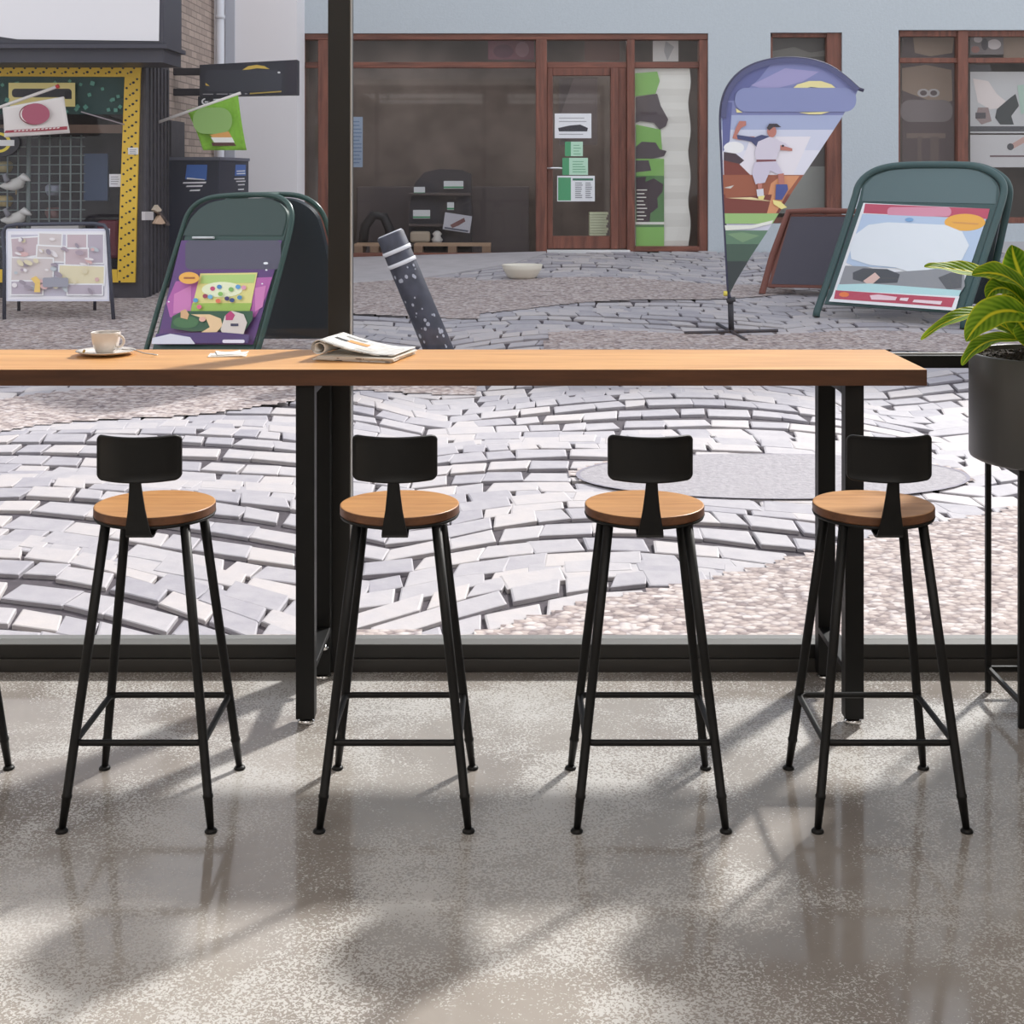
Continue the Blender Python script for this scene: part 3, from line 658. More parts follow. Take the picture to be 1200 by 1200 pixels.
for (x, y, m_, nm, lb) in ((62, 223, (150, 154, 170), 'jar', 'grey glass jar, upper one on the wire grid'), (62, 250, (120, 90, 90), 'jar', 'dull red jar, lower one on the wire grid'), (6, 236, (176, 156, 110), 'basket', 'yellowish basket between the two bird ornaments'), (6, 196, (170, 156, 116), 'basket', 'yellowish basket above the upper bird ornament')):
    bm = B(); p = P(x, y+6, D2+.38); lathe(bm, p.x, p.y, [(0, p.z), (.05, p.z), (.07, p.z+.04), (.07, p.z+.08), (.05, p.z+.1), (0, p.z+.1)], 14)
    obj(nm, bm, pm(*m_), label=lb, cat=nm)
bm = B(); a = P(45, 263, D2+.4); b = P(100, 263, D2+.4); bx(bm, a.x, b.x, D2+.2, D2+.4, a.z-.03, a.z); obj('display_shelf', bm, pm(190, 186, 186), label='pale shelf behind the top of the white poster stand', cat='shelf')
bm = B(); bx(bm, P(100, 0, D2+.5).x, P(128, 0, D2+.5).x, D2+.45, D2+.5, P(0, 235, D2+.5).z, P(0, 180, D2+.5).z); obj('blue_folder', bm, pm(70, 88, 120), label='blue board deep in the yellow-framed window', cat='board')
bm = B(); p = P(128, 290, D2+.3); bx(bm, p.x-.1, p.x+.1, D2+.25, D2+.35, p.z-.1, p.z+.25, bev=.03); obj('red_bag', bm, pm(120, 64, 74), label='dull red bag low in the window beside the yellow frame', cat='bag')
# pale leaf ornament on the dark pillar
lo = thing('wall_ornament', P(184, 262, 13.0), 'pale flower-like ornament fixed low on the dark cladding', 'ornament')
pl = Plane((XC+.05, 13, 0), (0, 1, 0), (0, 0, 1)); pl.n = Vector((1, 0, 0))
for nm, m_, poly in (('tile', pm(190, 184, 184), [(166, 248), (176, 248), (176, 258), (166, 258)]), ('petal', pm(200, 184, 164), [(177, 246), (181, 240), (186, 246), (183, 250)]), ('petal', pm(206, 176, 150), [(178, 262), (184, 252), (192, 261), (186, 263)]), ('stem', pm(96, 84, 80), [(181, 248), (184, 248), (196, 264), (192, 264)])):
    bm = B(); prism(bm, [pl.at(*p) for p in poly], (.03, 0, 0)); obj(nm, bm, m_, lo)
# white rendered wall between the two shops
bm = B(); bx(bm, XC, -2.375, 15.62, D1, .3, 7.2)
wh = obj('white_wall', bm, WHITEW, label='plain white rendered wall between the brick side and the blue building', cat='wall')
bm = B(); tube(bm, [P(258, -60, 15.5), P(258, 200, 15.5), P(258, 320, 15.5)], .045, 10)
for k, py in enumerate((20, 160)): tube(bm, [P(258, py-2, 15.5), P(258, py+2, 15.5)], .055, 10)
obj('drainpipe', bm, pm(206, 208, 214), label='white drainpipe in the corner beside the brick side wall', cat='pipe')
bm = B(); bx(bm, P(264, 0, 15.6).x, P(275, 0, 15.6).x, 15.59, 15.62, .3, 7.2); obj('grey_render_strip', bm, pm(168, 170, 178), label='grey render strip beside the white drainpipe', cat='trim')
# hanging box sign
hs = thing('projecting_sign', P(236, 95, 13.8), 'black projecting box sign with a yellow arc on the brick side wall', 'sign')
DS = 13.7; pl = flat(DS)
bm = B(); prism(bm, [pl.at(*p) for p in ((234, 76), (348, 70), (348, 111), (234, 113))], (0, .16, 0)); obj('sign_box', bm, pm(46, 48, 58), hs)
bm = B(); prism(bm, [pl.at(*p) for p in ((232, 113), (272, 112), (262, 124), (232, 133))], (0, .12, 0)); obj('lower_panel', bm, pm(36, 38, 46), hs)
OCH = pm(210, 178, 84); WT = pm(214, 214, 216)
its = [(pm(57, 60, 70), rrect(240, 82, 330, 107, 6)), (pm(44, 42, 54), [(334, 71), (348, 70), (348, 111), (334, 111)])]
its += [(OCH, [(284, 82), (291, 77.5), (301, 76), (310, 77.5), (316, 81), (309, 80.5), (301, 80), (292, 81.5)]), (OCH, [(241, 97), (246, 101), (241, 100)]), (WT, ell(327, 85, 1.8, 1.2, 8))]
its += [(pm(150, 150, 154), rc(x, 110.3-.01*x+2, x1, 111.3-.01*x+2)) for x, x1 in ((238, 250), (254, 267), (269, 275), (287, 290))]
its += [(pm(176, 152, 80), [(293, 109), (330, 106.5), (330, 108), (293, 110.5)])]
art('sign_print', pl, its, hs)
bm = B()
for a in ring_poly(241, 119, 3, 5, .8, -.2, 4.6, 12):
    bm.faces.new([bm.verts.new(pl.at(x, y, .003)) for x, y in a])
for q in (rc(240, 118.5, 246, 120.5), rc(244, 118.5, 246, 123)): bm.faces.new([bm.verts.new(pl.at(x, y, .003)) for x, y in q])
for q in ([(250, 116), (260, 115.5), (260, 117), (250, 117.5)], [(254, 117), (256, 117), (253, 122), (251, 122)]): bm.faces.new([bm.verts.new(pl.at(x, y, .003)) for x, y in q])
obj('lettering', bm, WT, hs)
for py in (84, 108):
    bm = B(); a = P(212, py, DS+.05); b = P(236, py-.5, DS+.05); bx(bm, XC, b.x, DS+.03, DS+.09, a.z-.035, a.z+.035, bev=.005); obj('bracket', bm, pm(40, 40, 48), hs)
# cash machine
cm = thing('cash_machine', (-2.98, 13.8, slope(-3, 13.8)), 'dark blue-black cash machine cabinet with blue badges by the brick wall', 'machine')
CX1 = -2.775; DC = 13.4
zt = P(0, 184, DC).z
bm = B(); bx(bm, XC+.02, CX1, DC, 14.9, slope(-3, 14)-.05, zt, bev=.01); obj('cabinet', bm, pm(40, 44, 58), cm)
bm = B(); bx(bm, XC+.04, CX1+.012, DC-.012, 14.9, zt-.03, zt); obj('top_trim', bm, pm(90, 92, 104), cm)
pf = flat(DC-.001); ps = Plane((CX1+.001, 14, 0), (0, 1, 0), (0, 0, 1)); ps.n = Vector((1, 0, 0))
BL = pm(62, 98, 164)
its = [(BL, [(219, 193), (243, 193), (242, 211), (217, 210)]), (WT, [(219, 208), (240, 210), (240, 211), (219, 210)])]+[(WT, [(x0, y), (x1, y-.6), (x1-1, y+1.4), (x0-1, y+1.6)]) for x0, x1, y in ((215, 242, 213.5), (219, 238, 217.5), (223, 235, 222.5))]
art('front_print', pf, its, cm)
its = [(BL, [(276, 193), (288, 193), (288, 206), (275, 206)])]+[(WT, [(x0, y), (x1, y-.5), (x1, y+1), (x0, y+1.2)]) for x0, x1, y in ((277, 287, 200), (277, 287, 203), (274, 286, 209), (276, 287, 212), (278, 286, 216), (278, 285, 221.5))]
art('side_print', ps, its, cm)
# cloth flags on slanting poles
def flagthing(label, d, pole, cloth, deco, mcol, dirv):
    t = thing('wall_flag', P(pole[0][0], pole[0][1], d), label, 'flag')
    bm = B(); tube(bm, [P(pole[0][0], pole[0][1], d), P(pole[1][0], pole[1][1], d)], .014, 8); obj('pole', bm, pm(214, 208, 204), t)
    bm = B(); tube(bm, [P(pole[0][0]-3, pole[0][1]+2, d+.05), P(pole[0][0]+2, pole[0][1]-2, d-.03)], .03, 8); obj('pole_holder', bm, pm(150, 150, 152), t)
    bm = B(); n = 12; rows = []
    (a, b, c, e) = cloth     # TL TR BR BL
    for j in range(n+1):
        row = []
        for i in range(n+1):
            u, v = i/n, j/n
            x = (a[0]*(1-u)+b[0]*u)*(1-v)+(e[0]*(1-u)+c[0]*u)*v; y = (a[1]*(1-u)+b[1]*u)*(1-v)+(e[1]*(1-u)+c[1]*u)*v
            x += 2.2*math.sin(v*PI)*math.sin(u*3+.5)*dirv
            row.append(bm.verts.new(P(x, y, d+.03*v*math.sin(u*9))))
        rows.append(row)
    for j in range(n):
        for i in range(n):
            f = bm.faces.new((rows[j][i], rows[j][i+1], rows[j+1][i+1], rows[j+1][i])); f.smooth = True
    c_ = obj('cloth', bm, mcol, t)
    md = c_.modifiers.new('thickness', 'SOLIDIFY'); md.thickness = .006
    art('print', flat(d-.04), deco, c_, step=.001)
    return t
flagthing('green cloth flag on a white pole fixed to the dark cladding', 13.0, ((172, 148), (282, 109)), ((219, 129), (279, 111), (289, 176), (238, 176)),
    [(pm(134, 170, 98), rrect(226, 126, 272, 157, 14)), (pm(204, 150, 84), [(246, 158), (268, 154), (272, 161), (249, 161)]), (pm(220, 220, 214), [(247, 161), (272, 161), (275, 167), (251, 167)]), (pm(84, 54, 48), [(248, 167), (274, 167), (277, 171), (249, 171)])],
    mat('green_cloth', oc(126, 176, 62), .8, noise=(40, .12)), 1)
RD = pm(156, 78, 98); WC = pm(216, 208, 204)
its = [(pm(110, 40, 50), ell(40, 134, 17.5, 12.5)), (WC, ell(40.5, 134, 16.8, 11)), (RD, ell(42, 133.5, 16.5, 12.5)), (pm(146, 48, 62), [(7, 153), (79, 148), (79, 152), (5, 156)])]
its += [(WC, [(17+k*4.6, 153-.33*k), (20+k*4.6, 152.7-.33*k), (19.5+k*4.6, 154-.33*k), (16.5+k*4.6, 154.3-.33*k)]) for k in range(12)]
flagthing('white cloth flag with a red disc on a white pole over the shop sign', 12.2, ((-40, 140), (68, 101)), ((3, 126), (75, 113), (82, 156), (5, 161)), its, mat('white_cloth', oc(216, 210, 206), .8), .4)
bm = B(); tube(bm, [P(66, 102, 12.2), P(69, 100.5, 12.2)], .018, 8); 
obj('pole_tip', bm, pm(190, 60, 60), bpy.data.objects['wall_flag.001'])
bm = B(); tube(bm, [P(95, 131, 12.3), P(146, 146, 12.5)], .006, 6); obj('guy_wire', bm, pm(150, 140, 146), label='thin wire slanting across the yellow-framed window', cat='wire')

# ------------------------------------------------------------------ pavement signs
def local_frame(bl, yaw, lean):
    """panel standing at bl, facing the camera's left by yaw, leaning back"""
    u = Vector((math.cos(yaw), -math.sin(yaw), 0)); h = Vector((math.sin(yaw), math.cos(yaw), 0))
    v = (h*math.sin(lean)+Vector((0, 0, math.cos(lean)))).normalized()
    return u, h, v
def aboard(name, label, bl_px, yaw, lean, outline, panel_poly, topgap, frame_m, panel_m, back_m, rad, items, legs, crossbars=(), round_top=True):
    bl = gh(*bl_px); u, h, v = local_frame(bl, yaw, lean); pl = Plane(bl, u, v)
    t = thing(name, bl, label, 'sign')
    if round_top: outline = chai(outline); panel_poly = chai(panel_poly)
    pts = [pl.at(*p) for p in outline]
    # frame tube: the outline runs from the foot of one leg over the top to the other
    def foot(p, dirv):
        s = 0.0; q = Vector(p)
        for _ in range(400):
            if q.z <= slope(q.x, q.y)+rad*.5: break
            q = q+dirv*.005
        return q
    A = foot(pts[0], -v); Z = foot(pts[-1], -v)
    bm = B(); tube(bm, [A]+pts+[Z], rad, 10); obj('frame', bm, frame_m, t)
    n = pl.n
    bm = B(); prism(bm, [pl.at(*p) for p in panel_poly], -n*.03); obj('panel', bm, panel_m, t)
    art('poster', pl, items, t, base=.004)
    # back half: mirror about the vertical plane behind the top
    top = max(pts, key=lambda q: q.z); c0 = (top-bl).dot(h)+topgap/2
    def mir(q): s = (q-bl).dot(h); return q+h*(2*(c0-s))
    vb = (-h*math.sin(lean)+Vector((0, 0, math.cos(lean)))).normalized()
    bpts = [mir(q) for q in pts]; A2 = foot(mir(A), -vb); Z2_ = foot(mir(Z), -vb)
    bm = B(); tube(bm, [A2]+bpts+[Z2_], rad, 10); obj('frame', bm, frame_m, t)
    bm = B(); nb = Vector(n)-2*n.dot(h)*h; prism(bm, [mir(pl.at(*p)) for p in panel_poly], -nb*.03); obj('back_panel', bm, back_m, t)
    if topgap:
        bm = B(); tube(bm, [pts[len(pts)//2], bpts[len(pts)//2]], rad*.8, 8); obj('hinge', bm, frame_m, t)
    for (p, q) in crossbars:
        bm = B(); tube(bm, [pl.at(*p, .01), pl.at(*q, .01)], .008, 8); obj('crossbar', bm, pm(196, 200, 200), t)
    return t, pl
# left green board
ol = [(170, 415), (190, 345), (214, 268), (219, 252), (228, 240), (243, 232), (265, 229), (300, 228), (322, 229), (335, 235), (342, 246), (342, 262), (330, 310), (304, 405), (300, 418)]
pp = [(178, 412), (197, 345), (219, 270), (224, 256), (233, 245), (246, 237), (268, 233), (300, 232), (318, 233), (330, 239), (337, 249), (337, 262), (325, 310), (300, 400), (297, 412)]
OR = pm(226, 168, 76); PU = pm(90, 60, 112); MG = pm(170, 92, 156); GB = pm(48, 84, 60)
its = [(pm(48, 66, 63), [(215, 276), (224, 256), (233, 246), (246, 238), (268, 234), (300, 233), (318, 234), (329, 240), (336, 250), (335, 262), (331, 276)]),
       (PU, [(213, 282), (331, 282), (323, 315), (301, 392), (297, 404), (184, 404), (196, 350)]), (pm(80, 78, 94), rrect(218, 282, 330, 316, 6)),
       (MG, [(207, 330), (320, 325), (312, 350), (300, 372), (200, 372), (196, 355)]), (pm(196, 120, 172), [(205, 345), (225, 335), (225, 365), (204, 368)]), (pm(196, 120, 172), [(300, 338), (313, 335), (309, 360), (300, 366)]),
       (pm(214, 206, 130), [(236, 321), (303, 320), (294, 366), (225, 366)]), (pm(170, 198, 116), [(238, 323), (301, 322), (299, 332), (236, 333)]), (pm(222, 226, 190), ell(262, 340, 24, 9)), (pm(150, 180, 80), [(227, 356), (297, 356), (294, 366), (225, 366)])]
its += [(pm(*c), ell(x, y, 3, 2.6, 10)) for x, y, c in ((251, 339, (190, 70, 110)), (259, 337, (70, 130, 180)), (281, 337, (90, 150, 200)), (273, 340, (120, 170, 90)), (288, 338, (214, 150, 170)), (243, 348, (150, 60, 80)), (249, 349, (110, 170, 200)), (232, 353, (80, 150, 190)), (269, 351, (60, 50, 100)), (275, 353, (50, 70, 120)), (284, 350, (70, 130, 170)), (259, 354, (214, 110, 80)), (237, 361, (214, 100, 130)), (262, 346, (130, 180, 90)))]
its += [(GB, [(206, 372), (218, 366), (300, 366), (300, 375), (292, 388), (228, 390), (204, 386)]), (pm(70, 110, 70), ell(222, 379, 15, 7)), (pm(222, 190, 146), [(228, 370), (250, 370), (263, 375), (265, 383), (258, 391), (240, 391), (250, 385), (246, 376)]), (pm(206, 164, 120), [(216, 366), (222, 364), (226, 370), (224, 376), (216, 374)]), (pm(206, 196, 186), [(268, 372), (276, 366), (290, 370), (294, 380), (289, 396), (266, 395), (263, 388)]), (pm(176, 60, 110), [(269, 371), (275, 366), (280, 371), (277, 377), (269, 377)]), (pm(60, 60, 80), rc(275, 381, 284, 384)), (pm(220, 170, 150), ell(242, 376, 4, 3, 10)),
        (pm(70, 50, 104), [(188, 393), (262, 391), (297, 394), (296, 404), (186, 404)]), (pm(206, 206, 214), [(184, 398), (205, 393), (228, 397), (234, 405), (183, 405)]), (pm(220, 214, 224), rrect(266, 400, 292, 404, 1.8)), (OR, ell(227, 328, 12, 7, 20)), (pm(150, 90, 50), rc(221, 327, 234, 329)), (W, ell(317, 311, 3, 1.5, 8)), (W, ell(313, 335, 1.2, .9, 6)), (W, ell(318, 319, 1.5, 1, 6)), (W, ell(204, 356, 1.2, .9, 6))]
aboard('pavement_sign', 'dark green arched A-board with a purple poster, left of the table newspaper', (166, 434), math.radians(32), math.radians(20), ol, pp, .22, GREENF, GREENF, GREEND, .018, its, None, crossbars=(((227, 279), (252, 279)),))
# right green board
ol = [(957, 366), (975, 315), (1002, 232), (1006, 215), (1020, 202), (1040, 195), (1070, 193), (1130, 193), (1150, 196), (1168, 205), (1177, 216), (1176, 232), (1160, 280), (1139, 345), (1130, 372)]
pp = [(966, 356), (985, 300), (1007, 235), (1010, 218), (1022, 206), (1042, 199), (1070, 197), (1130, 197), (1148, 200), (1163, 208), (1171, 218), (1171, 232), (1155, 280), (1136, 340), (1127, 367)]
its = [(pm(84, 104, 106), [(1010, 236), (1013, 218), (1024, 207), (1043, 200), (1070, 198), (1130, 198), (1147, 201), (1161, 209), (1168, 219), (1167, 239)]),
       (W, [(1012, 238), (1160, 245), (1118, 364), (973, 353)]), (pm(182, 78, 100), [(1014, 239), (1160, 245), (1157, 257), (1012, 250)]), (pm(206, 140, 160), rrect(1040, 243, 1115, 254, 5)), (pm(176, 194, 216), [(1011, 251), (1156, 257), (1138, 310), (1118, 318), (1000, 312), (992, 308)]),
       (OR, ell(1131, 261, 24, 10, 24)), (pm(210, 150, 84), [(1115, 260), (1148, 262), (1146, 264), (1118, 262)]), (pm(216, 222, 228), [(1003, 275), (1018, 264), (1040, 261), (1108, 264), (1128, 272), (1136, 288), (1126, 308), (1105, 314), (1068, 320), (1050, 314), (1020, 311), (998, 304), (996, 288)]), (pm(120, 160, 200), ell(1066, 258, 5, 2.4, 12)),
       (pm(140, 142, 146), [(991, 312), (1015, 313), (1040, 320), (1070, 318), (1100, 316), (1130, 318), (1131, 336), (1126, 344), (983, 336)]), (pm(78, 80, 86), [(1000, 320), (1012, 315), (1040, 316), (1055, 322), (1052, 332), (1020, 333), (1000, 328)]), (pm(92, 94, 98), [(1100, 326), (1115, 320), (1128, 322), (1127, 338), (1110, 340)]), (pm(210, 180, 170), [(1012, 330), (1026, 320), (1032, 326), (1020, 336)]),
       (pm(176, 212, 214), [(983, 334), (1020, 333), (1127, 341), (1123, 350), (980, 346)]), (W, [(979, 341), (1125, 348), (1120, 365), (972, 354)]), (pm(178, 74, 94), [(980, 341), (1120, 350), (1116, 361), (978, 351)]), (pm(220, 120, 70), ell(990, 346, 6, 3, 12)), (pm(224, 196, 204), [(1020, 347), (1030, 346), (1052, 349), (1050, 353), (1022, 352)]), (pm(230, 206, 212), [(1072, 352), (1105, 354), (1103, 358), (1070, 355)]), (pm(230, 206, 212), [(1056, 350), (1066, 350), (1064, 354), (1055, 353)])]
aboard('pavement_sign', 'green arched A-board with a white and red poster, behind the potted plant', (955, 373), math.radians(28), math.radians(20), ol, pp, .12, mat('green_plastic_pale', oc(52, 78, 78), .35), mat('green_plastic_pale2', oc(52, 78, 78), .4), GREEND, .03, its, None)
# chalkboard
ol = [(893, 344), (905, 300), (924, 248), (960, 247), (1020, 248), (1010, 300), (1000, 340)]
pp = [(899, 336), (905, 318), (927, 251), (1018, 252), (1008, 300), (999, 338)]
its = [(pm(66, 64, 76), [(904, 333), (927, 254), (1014, 254), (997, 335)])]
cbm = mat('chalkboard_wood', oc(112, 66, 56), .6)
aboard('chalkboard_sign', 'blank chalkboard A-board with a red-brown wooden frame behind the feather flag', (892, 346), math.radians(22), math.radians(16), ol, pp, .0, cbm, cbm, cbm, .03, its, None, round_top=False)
# white poster stand
ps_ = thing('poster_stand', gh(70, 375), 'grey metal stand with a pale photo-collage poster, far left on the pavement', 'sign')
bl = gh(6, 376); u, h, v = local_frame(bl, 0.0, math.radians(10)); pl = Plane(bl, u, v)
fr_m = mat('grey_stand_metal', oc(66, 68, 80), .45, metal=.2)
bm = B(); tube(bm, [pl.at(5, 375), pl.at(5, 300), pl.at(3, 272), pl.at(8, 265), pl.at(20, 263), pl.at(110, 262), pl.at(122, 264), pl.at(126, 270), pl.at(129, 320), pl.at(133, 374)], .016, 8); obj('frame', bm, fr_m, ps_)
bm = B(); q0 = gh(22, 366); q1 = gh(111, 365)
tube(bm, [q0+Vector((0, .0, .01)), pl.at(20, 263)+Vector((0, .05, 0)), pl.at(110, 262)+Vector((0, .05, 0)), q1+Vector((0, 0, .01))], .014, 8); obj('back_legs', bm, fr_m, ps_)
bm = B(); prism(bm, [pl.at(*p) for p in rc(7, 268, 128, 353)], (0, .02, 0)); obj('panel', bm, pm(206, 206, 218), ps_)
c1, c2, c3, c4 = pm(190, 172, 176), pm(200, 190, 188), pm(176, 166, 176), pm(214, 204, 172)
its = [(pm(224, 222, 232), rc(9, 271, 126, 351)), (pm(188, 184, 196), rc(13, 275, 122, 347))]
for x0, y0, x1, y1, a, c in ((14, 279, 46, 300, -.06, c1), (46, 274, 72, 289, .04, c2), (79, 275, 102, 290, 0, c1), (103, 275, 121, 308, 0, c3), (44, 289, 76, 306, .05, c2), (77, 292, 103, 311, 0, c1), (14, 303, 62, 329, .02, c2), (70, 312, 122, 333, .03, c4), (14, 330, 50, 345, 0, c3), (80, 334, 120, 345, 0, c3)):
    cx_, cy_ = (x0+x1)/2, (y0+y1)/2
    for g_, cc in ((1.6, pm(228, 226, 234)), (0, c)):
        q = [((x-cx_)*math.cos(a)-(y-cy_)*math.sin(a)+cx_, (x-cx_)*math.sin(a)+(y-cy_)*math.cos(a)+cy_) for x, y in rc(x0-g_, y0-g_, x1+g_, y1+g_)]
        its.append((cc, q))
rr = random.Random(11)
for k in range(46):
    x, y = rr.uniform(18, 118), rr.uniform(280, 343); c = rr.choice([(206, 170, 168), (166, 150, 160), (210, 200, 170), (180, 186, 190), (222, 216, 216), (150, 140, 150)])
    its.append((pm(*c), ell(x, y, rr.uniform(2, 6), rr.uniform(1.2, 3), 9, rr.random())))
its += [(pm(146, 146, 156), rrect(52, 326, 82, 337, 2)), (pm(224, 190, 110), [(38, 327), (44, 324), (49, 329), (49, 343), (42, 343), (43, 333)])]
art('poster', pl, its, ps_, step=.0006)

# feather flag
DFf = 10.86; ff = thing('feather_flag', gh(857, 391), 'tall teardrop feather flag printed with a running footballer', 'flag')
pl = flat(DFf); gz = gh(857, 391).z
arc = [(854, 346), (851, 290), (848, 230), (846, 180), (844, 140), (846, 118), (853, 100), (867, 84), (886, 74), (908, 69), (932, 68), (955, 71), (974, 78), (992, 91), (1006, 104)]
bm = B(); tube(bm, [P(857, 388, DFf), P(856, 352, DFf)], .022, 10); tube(bm, [P(857, 354, DFf), P(856, 349, DFf)], .035, 10); obj('pole_base', bm, pm(44, 44, 50), ff)
bm = B(); tube(bm, [P(856, 352, DFf)]+[P(x, y, DFf+.01) for x, y in chai(arc)]+[P(1012, 106, DFf+.01)], .014, 8); obj('pole', bm, pm(60, 60, 84), ff)
bm = B(); c0 = gh(857, 391)
for a in (.15, .15+PI/2, .15+PI, .15+3*PI/2):
    p0 = c0+Vector((0, 0, .015)); p1 = Vector((c0.x+.37*math.cos(a), c0.y+.37*math.sin(a), 0)); p1.z = slope(.5, p1.y)+.015; tube(bm, [p0, p1], .013, 8)
obj('cross_foot', bm, pm(50, 50, 58), ff)
bm = B(); tube(bm, [P(848, 344, DFf-.02), P(852, 344, DFf-.02)], .02, 8); obj('tag', bm, pm(206, 190, 80), ff, label='yellow tag')
cl = chai(arc)+[(985, 140), (960, 178), (930, 222), (905, 262), (880, 300), (862, 330)]
bm = B(); prism(bm, [pl.at(*p) for p in cl], (0, .008, 0)); cl_o = obj('cloth', bm, pm(206, 206, 220), ff)
def band(y0, y1):      # part of the cloth between two heights
    def xl(y): 
        for (a, b) in zip(arc[:6], arc[1:7]):
            if b[1] <= y <= a[1]: return b[0]+(a[0]-b[0])*(y-b[1])/(a[1]-b[1])
        return 854
    def xr(y):
        pts = [(1006, 104), (985, 140), (960, 178), (930, 222), (905, 262), (880, 300), (862, 330), (854, 346)]
        for (a, b) in zip(pts, pts[1:]):
            if a[1] <= y <= b[1]: return a[0]+(b[0]-a[0])*(y-a[1])/(b[1]-a[1])
        return 1006
    n = 6; ys = [y0+(y1-y0)*k/n for k in range(n+1)]
    return [(xl(y), y) for y in ys]+[(xr(y), y) for y in ys[::-1]]
SKY1, SKY2, SKY3, SKY4 = pm(92, 98, 146), pm(122, 128, 172), pm(158, 168, 198), pm(196, 200, 216)
BR1, BR2, ORG = pm(120, 62, 54), pm(150, 88, 66), pm(204, 142, 102)
SKIN, NAVY, SH = pm(178, 116, 104), pm(66, 72, 110), pm(202, 196, 208)
its = [(SKY2, chai(arc[5:])+[(1000, 118), (846, 118)]), (SKY1, [(846, 118), (853, 100), (867, 84), (886, 74), (908, 69), (890, 92), (870, 110), (862, 128), (850, 150), (845, 150)]),
       (pm(150, 146, 186), [(880, 100), (920, 80), (960, 84), (940, 96), (900, 106)]), (SKY2, band(118, 135)), (SKY3, band(135, 152)), (SKY4, band(152, 176)), (pm(214, 214, 224), band(176, 215)), (pm(220, 216, 222), [(880, 160), (950, 160), (925, 215), (860, 215)]),
       (SKY1, [(846, 120), (858, 120), (855, 165), (847, 178)]), (pm(228, 228, 236), ell(860, 173, 12, 7)), (pm(70, 56, 64), [(848, 178), (862, 180), (872, 188), (862, 196), (848, 190)]), (BR1, [(848, 188), (866, 192), (880, 206), (880, 250), (849, 250)]), (BR2, band(205, 228)), (ORG, [(915, 206), (937, 206), (905, 250), (896, 250), (890, 225)]), (BR1, band(228, 250)), (BR2, [(851, 206), (905, 208), (900, 228), (850, 232)]), (ORG, [(905, 226), (926, 220), (908, 252), (898, 252)]),
       (pm(224, 208, 160), [(852, 232), (880, 231), (905, 236), (880, 234)]), (pm(200, 196, 188), [(848, 220), (860, 217), (856, 221)]), (pm(150, 186, 118), band(250, 262)), (pm(222, 224, 214), [(849, 264), (880, 264), (906, 258), (904, 262), (880, 268), (850, 270)]), (pm(96, 128, 104), band(270, 286)), (pm(70, 92, 80), band(286, 306)), (pm(54, 62, 64), band(306, 345)), (pm(120, 150, 116), [(852, 274), (870, 272), (890, 276), (870, 284)]),
       (pm(218, 208, 150), [(926, 106), (934, 99), (948, 95), (962, 95), (974, 99), (981, 105), (968, 104), (950, 102), (938, 105)]), (pm(218, 208, 150), [(936, 132), (972, 131), (962, 134), (948, 134)]), (pm(218, 208, 150), [(862, 127), (870, 132), (863, 132)]), (pm(128, 136, 176), rrect(861, 103, 1003, 131, 13, 7)),
       # player: raised arm, head, shirt, shorts, legs
       (SKIN, [(866, 142), (874, 142), (874, 147), (868, 150), (863, 159), (868, 160), (884, 160), (884, 164), (866, 164), (858, 162), (862, 150)]), (NAVY, [(863, 158), (884, 161), (892, 158), (902, 160), (898, 166), (886, 172), (880, 166), (864, 163)]),
       (SH, [(888, 166), (902, 160), (912, 164), (914, 174), (909, 188), (886, 190), (884, 178)]), (SH, [(908, 163), (920, 168), (926, 174), (918, 176), (908, 172)]), (SKIN, [(914, 170), (928, 174), (928, 177), (914, 176)]), (DK, ell(917, 171, 1.6, 1.4, 8)), (SKIN, ell(904, 154, 5.5, 7, 14)), (pm(60, 54, 60), [(898, 150), (901, 145), (910, 145), (915, 149), (906, 149), (901, 153)]), (pm(120, 70, 76), rc(886, 187, 909, 191)),
       (pm(196, 190, 206), [(884, 190), (909, 189), (918, 205), (916, 206), (902, 200), (896, 214), (885, 216), (881, 204)]), (SKIN, [(911, 204), (918, 203), (919, 216), (912, 216)]), (pm(70, 82, 140), [(909, 216), (922, 216), (923, 222), (916, 234), (908, 234)]), (SKIN, [(887, 215), (893, 215), (892, 222), (888, 223)]), (pm(206, 206, 214), [(886, 222), (894, 221), (895, 232), (887, 230)]), (pm(226, 214, 140), [(905, 234), (914, 236), (922, 243), (915, 245), (906, 239)]), (pm(226, 214, 140), [(888, 230), (896, 229), (894, 234), (888, 233)])]
ca = chai(arc)[18:]; ins = []
for k, (x, y) in enumerate(ca):
    a_, b_ = ca[max(0, k-1)], ca[min(len(ca)-1, k+1)]; dx, dy = b_[0]-a_[0], b_[1]-a_[1]; ln = math.hypot(dx, dy); ins.append((x-dy/ln*6.0, y+dx/ln*6.0))
SLV = pm(78, 82, 118)
for k in range(len(ca)-1): its.append((SLV, [ca[k], ca[k+1], ins[k+1], ins[k]]))
art('flag_print', pl, its, cl_o, step=.0004)

